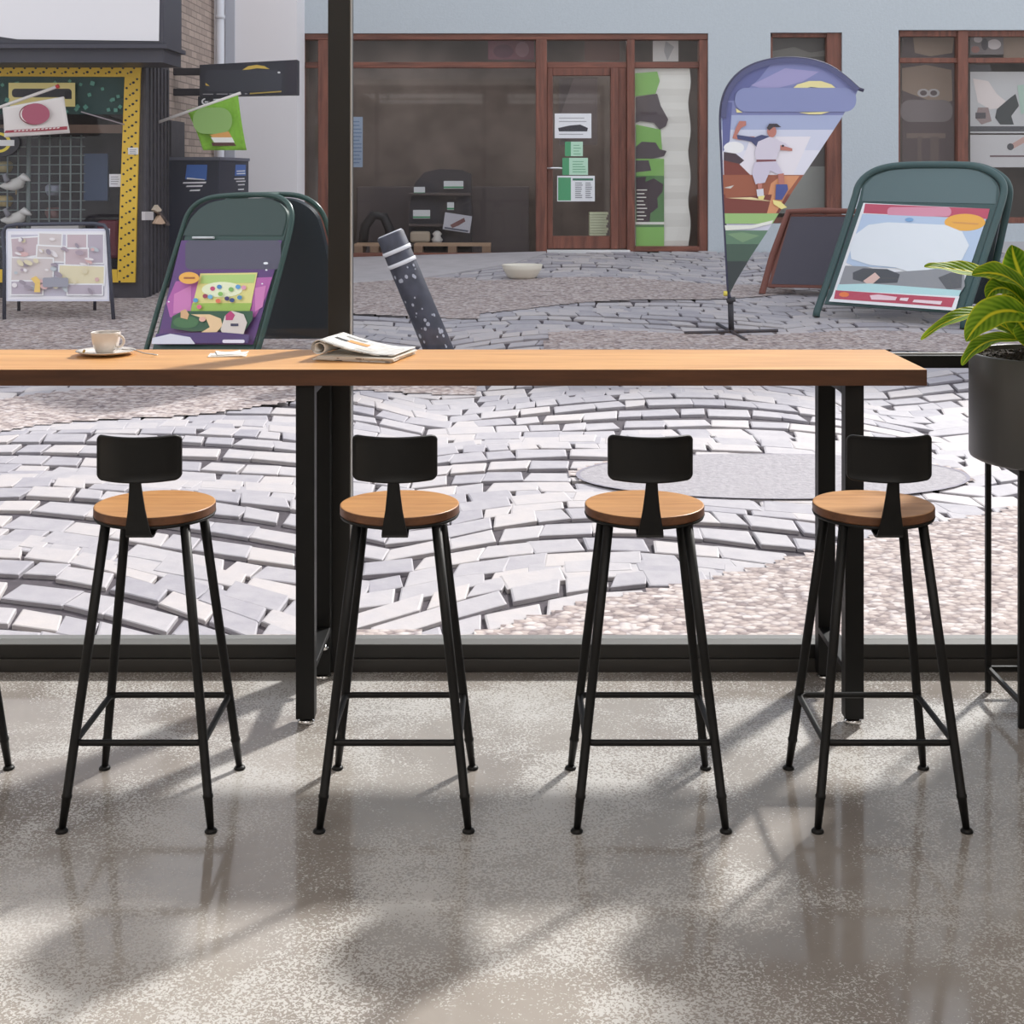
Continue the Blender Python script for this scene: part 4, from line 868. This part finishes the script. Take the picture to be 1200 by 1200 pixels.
# leaning bollard
bo = thing('bollard', gh(522, 432), 'dark leaning bollard with two white bands in front of the shop window', 'bollard')
b0 = gh(524, 434); dB = b0.y; t0 = P(457, 274, dB)
ax = (t0-b0); bm = B(); R_ = .098; tube(bm, [b0-ax*.08, b0, b0+ax*.5, t0-ax*.01, t0], [R_, R_, R_*.97, R_*.96, R_*.9], 24)
obj('post', bm, mat('worn_black_paint', oc(58, 60, 72), .6, noise=(14, .35)), bo)
for f_ in (.84, .93-.005):
    bm = B(); f0 = .775+(.09 if f_ > .9 else 0); tube(bm, [b0+ax*f0, b0+ax*(f0+.028)], R_*.975+.004, 24); obj('band', bm, pm(206, 206, 210), bo, label='white band')
bm = B(); tube(bm, [t0, t0+ax*.006], [R_*.9, R_*.8], 24); obj('cap', bm, pm(190, 190, 196), bo)
rr = random.Random(2); bm = B(); axn = ax.normalized(); sx = Vector((1, 0, 0)); sx = (sx-axn*sx.dot(axn)).normalized(); sy = axn.cross(sx)
for k in range(40):
    f_ = rr.random()*.75; a = rr.uniform(-.9, .9)-PI/2*(1 if sy.y > 0 else -1); rr_ = R_*.975+.003
    c = b0+ax*f_+(sx*math.cos(a)+sy*math.sin(a))*rr_; s_ = rr.uniform(.004, .013)
    tg = (-sx*math.sin(a)+sy*math.cos(a))
    bm.faces.new([bm.verts.new(c+tg*s_*math.cos(q)*1.0+axn*s_*1.3*math.sin(q)) for q in [2*PI*i/6 for i in range(6)]])
obj('paint_chips', bm, pm(160, 162, 172), bo, label='pale paint chips')
# white bowl on the pavement
p = gh(612, 326); bm = B(); s_ = p.y/F
lathe(bm, p.x, p.y, [(0, p.z+.01), (15*s_, p.z), (18*s_, p.z+3*s_), (22*s_, p.z+10*s_), (24*s_, p.z+16*s_), (22*s_, p.z+16*s_), (19*s_, p.z+9*s_), (14*s_, p.z+5*s_), (0, p.z+4*s_)], 32)
obj('bowl', bm, pm(204, 198, 184), label='shallow cream bowl on the pavement under the shop window', cat='bowl')

# ------------------------------------------------------------------ bar table
TT = 1.033; TF = 4.06; TR = 4.515
tb = thing('bar_table', (-.6, 4.29, 0), 'long oak-topped bar table with black steel frames along the window', 'table')
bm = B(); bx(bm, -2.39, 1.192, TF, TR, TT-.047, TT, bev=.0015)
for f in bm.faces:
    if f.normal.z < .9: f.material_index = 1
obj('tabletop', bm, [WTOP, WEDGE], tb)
for x0 in (-2.215, -.625, .963):
    x1 = x0+.054; ztop = TT-.047
    for y0 in (4.085, 4.445):
        bm = B(); bx(bm, x0, x1, y0, y0+.05, .018, ztop, bev=.002); lg = obj('leg', bm, BLK, tb)
        bm = B(); lathe(bm, (x0+x1)/2, y0+.025, [(0, 0), (.022, 0), (.026, .004), (.026, .009), (.02, .015), (.008, .017), (.008, .03), (0, .03)], 24); obj('levelling_foot', bm, CHROME, lg)
    bm = B(); bx(bm, x0, x1, 4.135, 4.445, ztop-.032, ztop-.001, bev=.002); obj('top_bar', bm, BLK, tb)
    bm = B(); bx(bm, x0, x1, 4.135, 4.445, .15, .168, bev=.002); obj('stretcher', bm, BLK, tb)
    bm = B(); tube(bm, [((x0+x1)/2+.012, 4.40, .12), ((x0+x1)/2+.012, 4.40, .152)], .008, 10); tube(bm, [((x0+x1)/2+.012, 4.40, .116), ((x0+x1)/2+.012, 4.40, .124)], .015, 10); obj('bolt', bm, CHROME, tb)

# ------------------------------------------------------------------ bar stools
def make_stool():
    t = thing('bar_stool', (0, 0, 0), 'x', 'stool', 'bar stools along the window table')
    R = .152; zt = .755; zb = .7315
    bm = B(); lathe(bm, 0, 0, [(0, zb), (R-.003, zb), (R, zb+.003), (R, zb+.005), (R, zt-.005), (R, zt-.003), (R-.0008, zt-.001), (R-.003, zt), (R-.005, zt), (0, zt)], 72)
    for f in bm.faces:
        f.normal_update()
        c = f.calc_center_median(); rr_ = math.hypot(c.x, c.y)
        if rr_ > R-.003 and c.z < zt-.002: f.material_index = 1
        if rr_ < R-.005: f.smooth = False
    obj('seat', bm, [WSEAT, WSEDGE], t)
    bm = B(); lathe(bm, 0, 0, [(0, .7225), (R-.010, .7225), (R-.002, .7245), (R+.001, .7317), (R-.006, .732), (0, .732)], 64); obj('seat_plate', bm, BLK, t)
    offt, offb = .100, .181
    for sx_ in (-1, 1):
        for sy_ in (-1, 1):
            def lp(z): k = offb+(offt-offb)*z/.71; return Vector((sx_*k, sy_*k, z))
            bm = B(); tube(bm, [lp(.7235), lp(.4), lp(.088), lp(.086), lp(.080), lp(.078), lp(.006)], [.0125, .012, .0112, .0128, .0128, .0112, .0085], 16); lg = obj('leg', bm, BLK, t)
            b = lp(0); bm = B(); lathe(bm, b.x, b.y, [(0, 0), (.0145, 0), (.0155, .003), (.013, .007), (.009, .010), (0, .010)], 20); obj('foot_cap', bm, BLK, lg)
    # footrest ring
    zr = .207; k = offb+(offt-offb)*zr/.71; a = k; r = .022; pts = []
    for cx_, cy_, a0 in ((a-r, a-r, 0), (-a+r, a-r, 90), (-a+r, -a+r, 180), (a-r, -a+r, 270)):
        for q in range(6):
            an = math.radians(a0+90*q/5); pts.append((cx_+r*math.cos(an), cy_+r*math.sin(an), zr))
    bm = B(); tube(bm, pts, .0078, 12, closed=True); obj('footrest', bm, BLK, t)
    # bent support plate
    prof = [(-.03, .7195, .060), (-.08, .7185, .061), (-.115, .711, .063), (-.14, .7075, .064), (-.155, .7095, .064), (-.164, .717, .063), (-.169, .729, .060), (-.174, .750, .052), (-.179, .78, .042), (-.186, .82, .033), (-.193, .856, .027), (-.196, .90, .026)]
    bm = B(); rows = []; th = .0045
    for i, (y, z, wd) in enumerate(prof):
        y0, z0 = prof[max(0, i-1)][:2]; y1, z1 = prof[min(len(prof)-1, i+1)][:2]
        tn = Vector((0, y1-y0, z1-z0)).normalized(); nr = Vector((0, tn.z, -tn.y))   # points to +y / down
        cc = Vector((0, y, z))
        rows.append([bm.verts.new(cc+Vector((sx_*wd/2, 0, 0))+nr*sn*th/2) for sx_, sn in ((-1, -1), (1, -1), (1, 1), (-1, 1))])
    for A_, B_ in zip(rows, rows[1:]):
        for k_ in range(4): f = bm.faces.new((A_[k_], A_[(k_+1) % 4], B_[(k_+1) % 4], B_[k_]))
    bm.faces.new(rows[0]); bm.faces.new(rows[-1][::-1]); obj('back_support', bm, BLK, t)
    for sx_ in (-.022, .022):
        bm = B(); lathe(bm, sx_, -.12, [(0, .705), (.007, .705), (.0085, .7075), (.0085, .713), (0, .713)], 12); obj('bolt', bm, BLK, t)
    # curved backrest
    a_, b_, rc_ = 0.1045, .0555, .016; yc = -.198; zc = .905; bm = B()
    us = [-a_+.0003, -a_+.0012, -a_+.003, -a_+.006, -a_+.010, -a_+.014, -a_+rc_]; us = us+[(-a_+rc_)+(2*a_-2*rc_)*k_/14 for k_ in range(1, 14)]+[-u_ for u_ in us[::-1]]
    vs_ = [-1, -.985, -.95, -.9, -.84, -.6, -.3, 0, .3, .6, .84, .9, .95, .985, 1]
    def surf(u_, v_, side):
        dx = abs(u_)-(a_-rc_); hh = b_-(rc_-math.sqrt(max(0, rc_*rc_-dx*dx)) if dx > 0 else 0)
        z = v_*hh; e = min(a_-abs(u_), hh-abs(z))
        y = yc+.048*(u_/a_)**2
        if side == 0:
            rim = .0045*max(0, 1-((e-.0035)/.0035)**2) if e < .007 else 0
            return Vector((u_, y-.003-rim, zc+z))
        return Vector((u_, y+.004-(.003 if e < .001 else 0), zc+z))
    G = [[[bm.verts.new(surf(u_, v_, s)) for v_ in vs_] for u_ in us] for s in (0, 1)]
    nu, nv = len(us), len(vs_)
    for s in (0, 1):
        for i in range(nu-1):
            for j in range(nv-1):
                f = bm.faces.new((G[s][i][j], G[s][i+1][j], G[s][i+1][j+1], G[s][i][j+1])); f.smooth = True
    for i in range(nu-1):
        for j in (0, nv-1): f = bm.faces.new((G[0][i][j], G[0][i+1][j], G[1][i+1][j], G[1][i][j])); f.smooth = True
    for j in range(nv-1):
        for i in (0, nu-1): f = bm.faces.new((G[0][i][j], G[0][i][j+1], G[1][i][j+1], G[1][i][j])); f.smooth = True
    obj('backrest', bm, BLK, t)
    return t
proto = make_stool()
spots = [(-.911, 'black bar stool with round oak seat standing below the coffee cup'),
         (-.2865, 'black bar stool with round oak seat below the newspaper, second from left'),
         (.338, 'black bar stool with round oak seat midway between the two table legs'),
         (.922, 'black bar stool with oak seat before the right table leg, nearest the plant'),
         (-1.53, 'bar stool almost outside the left edge of the photo, only one black leg showing')]
for i, (x, lb) in enumerate(spots):
    o = proto if i == 0 else copy_tree(proto)
    o.location = (x, 3.61, 0); o['label'] = lb

# ------------------------------------------------------------------ things on the table
PORC = mat('white_porcelain', sc(226, 220, 214), .18, coat=.3)
cy = 4.385; cxp = (124-CX)*cy/F
sa = B(); lathe(sa, cxp, cy, [(0, TT+.001), (.045, TT), (.05, TT+.002), (.075, TT+.007), (.09, TT+.013), (.0905, TT+.0145), (.088, TT+.0148), (.07, TT+.010), (.045, TT+.0055), (0, TT+.0055)], 56)
obj('saucer', sa, PORC, label='white saucer under the coffee cup', cat='saucer')
cup = thing('coffee_cup', (cxp, cy, TT+.006), 'white porcelain coffee cup with dark coffee on the saucer', 'cup')
cb = B(); z0 = TT+.0058
lathe(cb, cxp, cy, [(0, z0+.003), (.022, z0+.002), (.024, z0), (.027, z0), (.031, z0+.006), (.038, z0+.022), (.043, z0+.042), (.0455, z0+.064), (.0448, z0+.0655), (.0435, z0+.064), (.041, z0+.042), (.035, z0+.02), (.026, z0+.008), (0, z0+.006)], 56)
obj('body', cb, PORC, cup)
cb = B(); lathe(cb, cxp, cy, [(0, z0+.054), (.0423, z0+.054), (.0423, z0+.0545), (0, z0+.0545)], 40); obj('coffee', cb, mat('coffee', sc(60, 36, 22), .1), cup)
cb = B(); hp = []
for k in range(9):
    a = math.radians(85-170*k/8); hp.append((cxp+.040+.019*math.cos(a)-(.002 if k == 0 else 0)-(.004 if k == 8 else 0), cy-.012, z0+.038+.019*math.sin(a)))
tube(cb, hp, [.0042]*9, 10); obj('handle', cb, PORC, cup)
sp = thing('teaspoon', (cxp+.1, cy-.04, TT), 'small steel teaspoon resting on the saucer edge', 'spoon')
bm = B(); tube(bm, [(cxp+.052, cy-.012, TT+.0175), (cxp+.085, cy-.02, TT+.0195), (cxp+.1, cy-.026, TT+.0165), (cxp+.125, cy-.034, TT+.009), (cxp+.165, cy-.042, TT+.005), (cxp+.172, cy-.044, TT+.0045)], [.0022, .0022, .002, .0022, .003, .002], 8); obj('handle', bm, CHROME, sp)
bm = B(); 
n = 16; rings = []
for j, (rr_, dz) in enumerate(((1, 0), (.85, -.0014), (.5, -.003), (.05, -.0035))):
    rings.append([bm.verts.new((cxp+.038+.018*rr_*math.cos(2*PI*k/n), cy-.009+.011*rr_*math.sin(2*PI*k/n), TT+.0195+dz)) for k in range(n)])
for A_, B_ in zip(rings, rings[1:]):
    for k in range(n): f = bm.faces.new((A_[k], A_[(k+1) % n], B_[(k+1) % n], B_[k])); f.smooth = True
bm.faces.new(rings[-1]); o = obj('bowl', bm, CHROME, sp); md = o.modifiers.new('t', 'SOLIDIFY'); md.thickness = .0012; md.offset = 1
# sugar sachet beside the cup
bm = B(); tube(bm, [(cxp-.052, cy-.055, TT+.0165), (cxp-.058, cy-.03, TT+.0165)], .004, 8); obj('sugar_stick', bm, pm(196, 160, 90), label='small yellow-brown sugar stick lying on the saucer', cat='sugar')
# napkins
PAPER = mat('white_napkin', sc(236, 234, 230), .8)
def sheet(bm, cx_, cy_, z, wx, wy, a, th, lift=0.0, mi=0, nx=8, ny=6, curl=None):
    rows = [[], []]
    for s in (0, 1):
        for j in range(ny+1):
            row = []
            for i in range(nx+1):
                u_, v_ = i/nx-.5, j/ny-.5
                x = u_*wx; y = v_*wy
                zz = z+(th if s else 0)+lift*(abs(u_*2)**3)*(.5+v_)
                row.append(bm.verts.new((cx_+x*math.cos(a)-y*math.sin(a), cy_+x*math.sin(a)+y*math.cos(a), zz)))
            rows[s].append(row)
        for j in range(ny):
            for i in range(nx): f = bm.faces.new((rows[s][j][i], rows[s][j][i+1], rows[s][j+1][i+1], rows[s][j+1][i])); f.material_index = mi
    def q(a_, b_): f = bm.faces.new((rows[0][a_[0]][a_[1]], rows[0][b_[0]][b_[1]], rows[1][b_[0]][b_[1]], rows[1][a_[0]][a_[1]])); f.material_index = mi
    for i in range(nx): q((0, i), (0, i+1)); q((ny, i), (ny, i+1))
    for j in range(ny): q((j, 0), (j+1, 0)); q((j, nx), (j+1, nx))
nx_ = (267-CX)*4.36/F
bm = B(); sheet(bm, nx_-.002, 4.37, TT+.0005, .115, .085, .12, .002); sheet(bm, nx_+.004, 4.372, TT+.003, .10, .078, -.05, .002, .004); sheet(bm, nx_, 4.375, TT+.0055, .075, .06, .3, .0015, .005)
obj('napkin_stack', bm, PAPER, label='small folded white napkins lying between cup and newspaper', cat='napkin')
# newspaper
def news_mat():
    m = bpy.data.materials.new('newsprint'); m.use_nodes = True; nt = m.node_tree; p = nt.nodes['Principled BSDF']; L = nt.links
    tc = nt.nodes.new('ShaderNodeTexCoord'); mp = nt.nodes.new('ShaderNodeMapping'); mp.inputs['Scale'].default_value = (26, 26, 26); mp.inputs['Rotation'].default_value = (0, 0, .35); L.new(tc.outputs['Object'], mp.inputs[0])
    b = nt.nodes.new('ShaderNodeTexBrick'); L.new(mp.outputs[0], b.inputs['Vector']); b.inputs['Scale'].default_value = 1; b.inputs['Brick Width'].default_value = 1.6; b.inputs['Row Height'].default_value = .16; b.inputs['Mortar Size'].default_value = .045
    b.inputs['Color1'].default_value = sc(110, 110, 112); b.inputs['Color2'].default_value = sc(160, 160, 160); b.inputs['Mortar'].default_value = sc(238, 238, 236)
    n = nt.nodes.new('ShaderNodeTexNoise'); n.inputs['Scale'].default_value = 13; L.new(tc.outputs['Object'], n.inputs['Vector'])
    r = nt.nodes.new('ShaderNodeValToRGB'); r.color_ramp.elements[0].position = .44; r.color_ramp.elements[1].position = .47; L.new(n.outputs['Fac'], r.inputs[0])
    mx = nt.nodes.new('ShaderNodeMix'); mx.data_type = 'RGBA'; L.new(r.outputs[0], mx.inputs[0]); mx.inputs[6].default_value = sc(238, 238, 236); L.new(b.outputs['Color'], mx.inputs[7])
    L.new(mx.outputs[2], p.inputs['Base Color']); p.inputs['Roughness'].default_value = .7
    return m
NEWS = news_mat(); NP2 = mat('newsprint_plain', sc(228, 224, 216), .75)
nw = thing('newspaper', (-.47, 4.33, TT), 'folded newspaper with its top pages rolled back, lying on the table', 'newspaper')
ang = math.radians(-14)
ncx, ncy = -.452, 4.335
def nl(x, y, z): return Vector((ncx+x*math.cos(ang)-y*math.sin(ang), ncy+x*math.sin(ang)+y*math.cos(ang), z))
for k in range(4):
    bm = B(); sheet(bm, ncx+.004*k, ncy-.004*k, TT+.0006+.0036*k, .252-.004*k, .22, ang+.03*((k*2) % 3-1), .003); obj('folded_section', bm, NP2 if k % 2 else NEWS, nw)
# top pages: profile along x, roll at the left, lifted hump
prof = []
zb = TT+.0155; N_ = 22
for k in range(N_+1):
    a = math.radians(90+(N_-k)*24); r_ = .0225-.0005*(N_-k)
    prof.append((-.108+r_*math.cos(a)*1.15, zb+.022+r_*math.sin(a)))
for k in range(1, 19):
    t_ = k/18; prof.append((-.108+t_*.238, zb+.0025+.042*max(0, 1-t_*1.25)**1.7+.004*math.sin(t_*PI)+.004*max(0, t_-.85)*6*t_))
bm = B(); cols = []
for (x, z) in prof: cols.append([bm.verts.new(nl(x, -.105+.21*j/6, z)) for j in range(7)])
for A_, B_ in zip(cols, cols[1:]):
    for j in range(6): f = bm.faces.new((A_[j], A_[j+1], B_[j+1], B_[j])); f.smooth = True
o = obj('rolled_pages', bm, NEWS, nw); md = o.modifiers.new('t', 'SOLIDIFY'); md.thickness = .0022; md.offset = 0
def printed(i0, i1, y0, y1, m_):
    bm = B()
    for i in range(i0, i1):
        (xa, za), (xb, zb_) = prof[i], prof[i+1]
        bm.faces.new([bm.verts.new(nl(x, y, z+.0022)) for x, z, y in ((xa, za, y0), (xb, zb_, y0), (xb, zb_, y1), (xa, za, y1))])
    obj('printed_picture', bm, m_, o)
printed(N_+1, N_+4, -.01, .015, mat('ink_black', sc(50, 50, 54), .7)); printed(N_+4, N_+9, -.005, .03, mat('ink_orange', sc(214, 150, 84), .7)); printed(N_+2, N_+7, .06, .075, mat('ink_grey', sc(150, 150, 150), .7)); printed(N_+8, N_+12, -.07, -.03, mat('ink_pale', sc(200, 196, 190), .7))
# ------------------------------------------------------------------ plant
PCX, PCY, PR = 1.607, 4.21, .236
POT = mat('charcoal_pot', sc(78, 77, 76), .38, spec=.5)
ps = thing('plant_stand', (PCX, PCY, 0), 'thin black metal plant stand carrying the charcoal pot', 'plant stand')
hh = .145; zz = .745
for sx_ in (-1, 1):
    for sy_ in (-1, 1):
        bm = B(); x, y = PCX+sx_*(hh-.003), PCY+sy_*(hh-.004); bx(bm, x-.008, x+.008, y-.008, y+.008, 0, zz, bev=.0015); obj('leg', bm, BLK, ps)
for z in (.066, zz-.022):
    bm = B()
    for s in (-1, 1):
        bx(bm, PCX-hh, PCX+hh, PCY+s*(hh-.004)-.006, PCY+s*(hh-.004)+.006, z, z+.014, bev=.001); bx(bm, PCX+s*(hh-.003)-.006, PCX+s*(hh-.003)+.006, PCY-hh, PCY+hh, z, z+.014, bev=.001)
    obj('crossbar', bm, BLK, ps)
bx0 = B(); bx(bx0, PCX-hh, PCX+hh, PCY-hh, PCY+hh, zz-.006, zz-.001); obj('tray', bx0, BLK, ps)
bm = B(); zt = 1.06; lathe(bm, PCX, PCY, [(0, zz), (PR-.014, zz), (PR-.003, zz+.006), (PR, zz+.016), (PR, zt-.003), (PR-.002, zt), (PR-.010, zt), (PR-.012, zt-.003), (PR-.012, zz+.02), (0, zz+.02)], 72)
obj('plant_pot', bm, POT, label='round charcoal planter pot on the thin black stand', cat='pot')
def soil_mat():
    return mat('dark_soil', sc(48, 38, 30), .95, noise=(60, .6), bump=(80, 1.0))
bm = B(); n = 36; zs = zt-.018; rr = random.Random(9)
rings = [[bm.verts.new((PCX, PCY, zs+.012))]]
for r_ in (.05, .1, .15, .19, PR-.0125): rings.append([bm.verts.new((PCX+r_*math.cos(2*PI*k/n), PCY+r_*math.sin(2*PI*k/n), zs+.012*(1-r_/PR)+rr.uniform(-.004, .004))) for k in range(n)])
for k in range(n): bm.faces.new((rings[0][0], rings[1][k], rings[1][(k+1) % n]))
for A_, B_ in zip(rings[1:], rings[2:]):
    for k in range(n): bm.faces.new((A_[k], A_[(k+1) % n], B_[(k+1) % n], B_[k]))
for k in range(520):
    a, r_ = rr.uniform(0, 2*PI), (PR-.02)*math.sqrt(rr.random()); s_ = rr.uniform(.003, .0075)
    bmesh.ops.create_icosphere(bm, subdivisions=1, radius=s_, matrix=Matrix.Translation((PCX+r_*math.cos(a), PCY+r_*math.sin(a), zs+.013*(1-r_/PR)+.002)))
obj('soil', bm, soil_mat(), label='dark lumpy potting soil filling the charcoal pot', cat='soil', kind='stuff')
def leaf_mat():
    m = bpy.data.materials.new('variegated_leaf'); m.use_nodes = True; nt = m.node_tree; p = nt.nodes['Principled BSDF']; L = nt.links
    uv = nt.nodes.new('ShaderNodeUVMap'); sp_ = nt.nodes.new('ShaderNodeSeparateXYZ'); L.new(uv.outputs[0], sp_.inputs[0])
    def mth(op, a, b=None, c=None):
        n = nt.nodes.new('ShaderNodeMath'); n.operation = op
        for i, v in enumerate((a, b, c)):
            if v is None: continue
            if isinstance(v, (int, float)): n.inputs[i].default_value = v
            else: L.new(v, n.inputs[i])
        return n.outputs[0]
    au = mth('ABSOLUTE', mth('MULTIPLY_ADD', sp_.outputs['X'], 2, -1))
    vein = mth('SINE', mth('MULTIPLY', mth('SUBTRACT', sp_.outputs['Y'], mth('MULTIPLY', au, .16)), 95))
    n = nt.nodes.new('ShaderNodeTexNoise'); n.inputs['Scale'].default_value = 16; tc = nt.nodes.new('ShaderNodeTexCoord'); L.new(tc.outputs['Object'], n.inputs['Vector'])
    f1 = mth('MULTIPLY_ADD', vein, .10, mth('MULTIPLY_ADD', au, .30, mth('MULTIPLY', n.outputs['Fac'], .5)))
    r = nt.nodes.new('ShaderNodeValToRGB'); L.new(f1, r.inputs[0])
    r.color_ramp.elements[0].position = .2; r.color_ramp.elements[0].color = sc(78, 126, 26)
    r.color_ramp.elements[1].position = .75; r.color_ramp.elements[1].color = sc(168, 204, 62)
    rib = nt.nodes.new('ShaderNodeValToRGB'); L.new(au, rib.inputs[0]); rib.color_ramp.elements[0].position = .05; rib.color_ramp.elements[0].color = (1, 1, 1, 1); rib.color_ramp.elements[1].position = .15; rib.color_ramp.elements[1].color = (0, 0, 0, 1)
    e = rib.color_ramp.elements.new(.88); e.color = (0, 0, 0, 1); e = rib.color_ramp.elements.new(.97); e.color = (.8, .8, .8, 1)
    mx = nt.nodes.new('ShaderNodeMix'); mx.data_type = 'RGBA'; L.new(rib.outputs[0], mx.inputs[0]); L.new(r.outputs[0], mx.inputs[6]); mx.inputs[7].default_value = sc(228, 226, 60)
    L.new(mx.outputs[2], p.inputs['Base Color']); p.inputs['Roughness'].default_value = .55; p.inputs['Specular IOR Level'].default_value = .2
    # a little light passes through the blade
    tr = nt.nodes.new('ShaderNodeBsdfTranslucent'); L.new(mx.outputs[2], tr.inputs[0]); ms = nt.nodes.new('ShaderNodeMixShader'); ms.inputs[0].default_value = .45
    out = nt.nodes['Material Output']; L.new(p.outputs[0], ms.inputs[1]); L.new(tr.outputs[0], ms.inputs[2]); L.new(ms.outputs[0], out.inputs[0])
    b = nt.nodes.new('ShaderNodeBump'); b.inputs['Strength'].default_value = .25; b.inputs['Distance'].default_value = .004; L.new(vein, b.inputs['Height']); L.new(b.outputs[0], p.inputs['Normal'])
    return m
LEAF = leaf_mat()
plant = thing('foliage_plant', (PCX, PCY, zs+.01), 'leafy plant with yellow-edged green leaves growing in the charcoal pot', 'plant')
def spline(pts, n):
    out = []
    P_ = [pts[0]]+pts+[pts[-1]]
    for i in range(len(pts)-1):
        p0, p1, p2, p3 = P_[i], P_[i+1], P_[i+2], P_[i+3]
        for k in range(n):
            t = k/n; out.append(.5*((2*p1)+(p2-p0)*t+(2*p0-5*p1+4*p2-p3)*t*t+(3*p1-p0-3*p2+p3)*t**3))
    out.append(pts[-1]); return out
def leaf(pts, wmax, face, stalk=.28):
    """pts from the base to the tip; face = direction the upper side looks at"""
    pts = [Vector(p) for p in pts]; c = spline(pts, 8); n = len(c); bm = B(); uvl = bm.loops.layers.uv.new('UVMap')
    face = Vector(face).normalized(); rows = []; m = 8
    for i, p in enumerate(c):
        t = i/(n-1); tg = (c[min(i+1, n-1)]-c[max(i-1, 0)]).normalized(); sd_ = tg.cross(face).normalized(); up = sd_.cross(tg).normalized()
        if t < stalk: w_ = .005+.006*(t/stalk)
        else:
            q = (t-stalk)/(1-stalk); w_ = .011*(1-q)+wmax*math.sin(PI*min(1, q**.8))**.75
        w_ = max(w_, .0012)
        row = []
        for k in range(m+1):
            s = k/m*2-1; fold = .28 if t > stalk else .6
            wav = .0025*math.sin(t*26+s*2)*abs(s) if t > stalk else 0
            row.append(bm.verts.new(p+sd_*s*w_/1+up*(abs(s)*w_*fold+wav)))
        rows.append(row)
    for i in range(n-1):
        for k in range(m):
            f = bm.faces.new((rows[i][k], rows[i][k+1], rows[i+1][k+1], rows[i+1][k])); f.smooth = True
            for lp_, (ii, kk) in zip(f.loops, ((i, k), (i, k+1), (i+1, k+1), (i+1, k))): lp_[uvl].uv = (kk/m, ii/(n-1))
    return obj('leaf', bm, LEAF, plant, recalc=False)
def LP(*a): return [P(*q) for q in a]
BS = (1228, 416, 4.21)
leaf(LP(BS, (1218, 385, 4.2), (1190, 345, 4.15), (1150, 322, 4.1), (1112, 315, 4.08), (1083, 312, 4.06)), .032, (.1, -.55, .9))
leaf(LP(BS, (1222, 380, 4.18), (1205, 345, 4.1), (1180, 325, 4.02), (1158, 320, 3.98), (1139, 322, 3.95)), .036, (0, -.75, .7))
leaf(LP(BS, (1212, 392, 4.2), (1185, 372, 4.18), (1145, 367, 4.15), (1108, 378, 4.12), (1079, 398, 4.1)), .024, (-.1, -.45, .9))
leaf(LP(BS, (1215, 385, 4.12), (1192, 366, 4.02), (1165, 367, 3.95), (1145, 382, 3.92), (1132, 400, 3.9)), .040, (-.25, -.85, .45))
leaf(LP(BS, (1216, 402, 4.1), (1190, 398, 4.05), (1160, 400, 4.0), (1140, 412, 3.98), (1127, 428, 3.97)), .026, (-.2, -.4, .85))
leaf(LP(BS, (1216, 380, 4.25), (1204, 345, 4.28), (1194, 318, 4.27), (1188, 300, 4.25), (1186, 287, 4.22)), .042, (-.2, -.95, .1), .4)
leaf(LP(BS, (1212, 398, 4.14), (1198, 380, 4.12), (1188, 362, 4.1), (1182, 350, 4.1), (1176, 342, 4.1)), .034, (-.5, -.8, .2), .2)
leaf(LP(BS, (1208, 375, 4.16), (1196, 350, 4.12), (1178, 338, 4.08), (1164, 340, 4.05), (1156, 350, 4.03)), .030, (-.1, -.7, .6), .3)
leaf(LP((1226, 416, 4.2), (1212, 400, 4.1), (1200, 385, 4.05), (1192, 375, 4.02), (1186, 372, 4.0)), .03, (-.4, -.9, .3), .2)
leaf(LP(BS, (1196, 396, 4.3), (1170, 380, 4.33), (1150, 378, 4.35), (1136, 388, 4.36)), .024, (-.2, -.5, .8))
for sx_, dy_, dz_, w_ in ((60, -.1, -95, .04), (110, .0, -60, .036), (130, -.15, -20, .03), (90, .15, -110, .04), (20, .2, -120, .036), (70, -.3, -40, .034), (35, -.28, -75, .036)):
    leaf(LP(BS, (1228+sx_*.3, 416+dz_*.6, 4.21+dy_*.4), (1228+sx_*.65, 416+dz_, 4.21+dy_*.8), (1228+sx_*1.0, 416+dz_*.75, 4.21+dy_*1.2)), w_, (.2, -.3, .9), .35)
bm = B()
for k in range(4): tube(bm, [(PCX-.01+.012*k, PCY+.01*(k % 2), zs-.01), (PCX-.012+.012*k, PCY, zs+.05)], [.011, .007], 8)
obj('stem', bm, mat('pale_green_stem', sc(110, 130, 50), .6), plant)
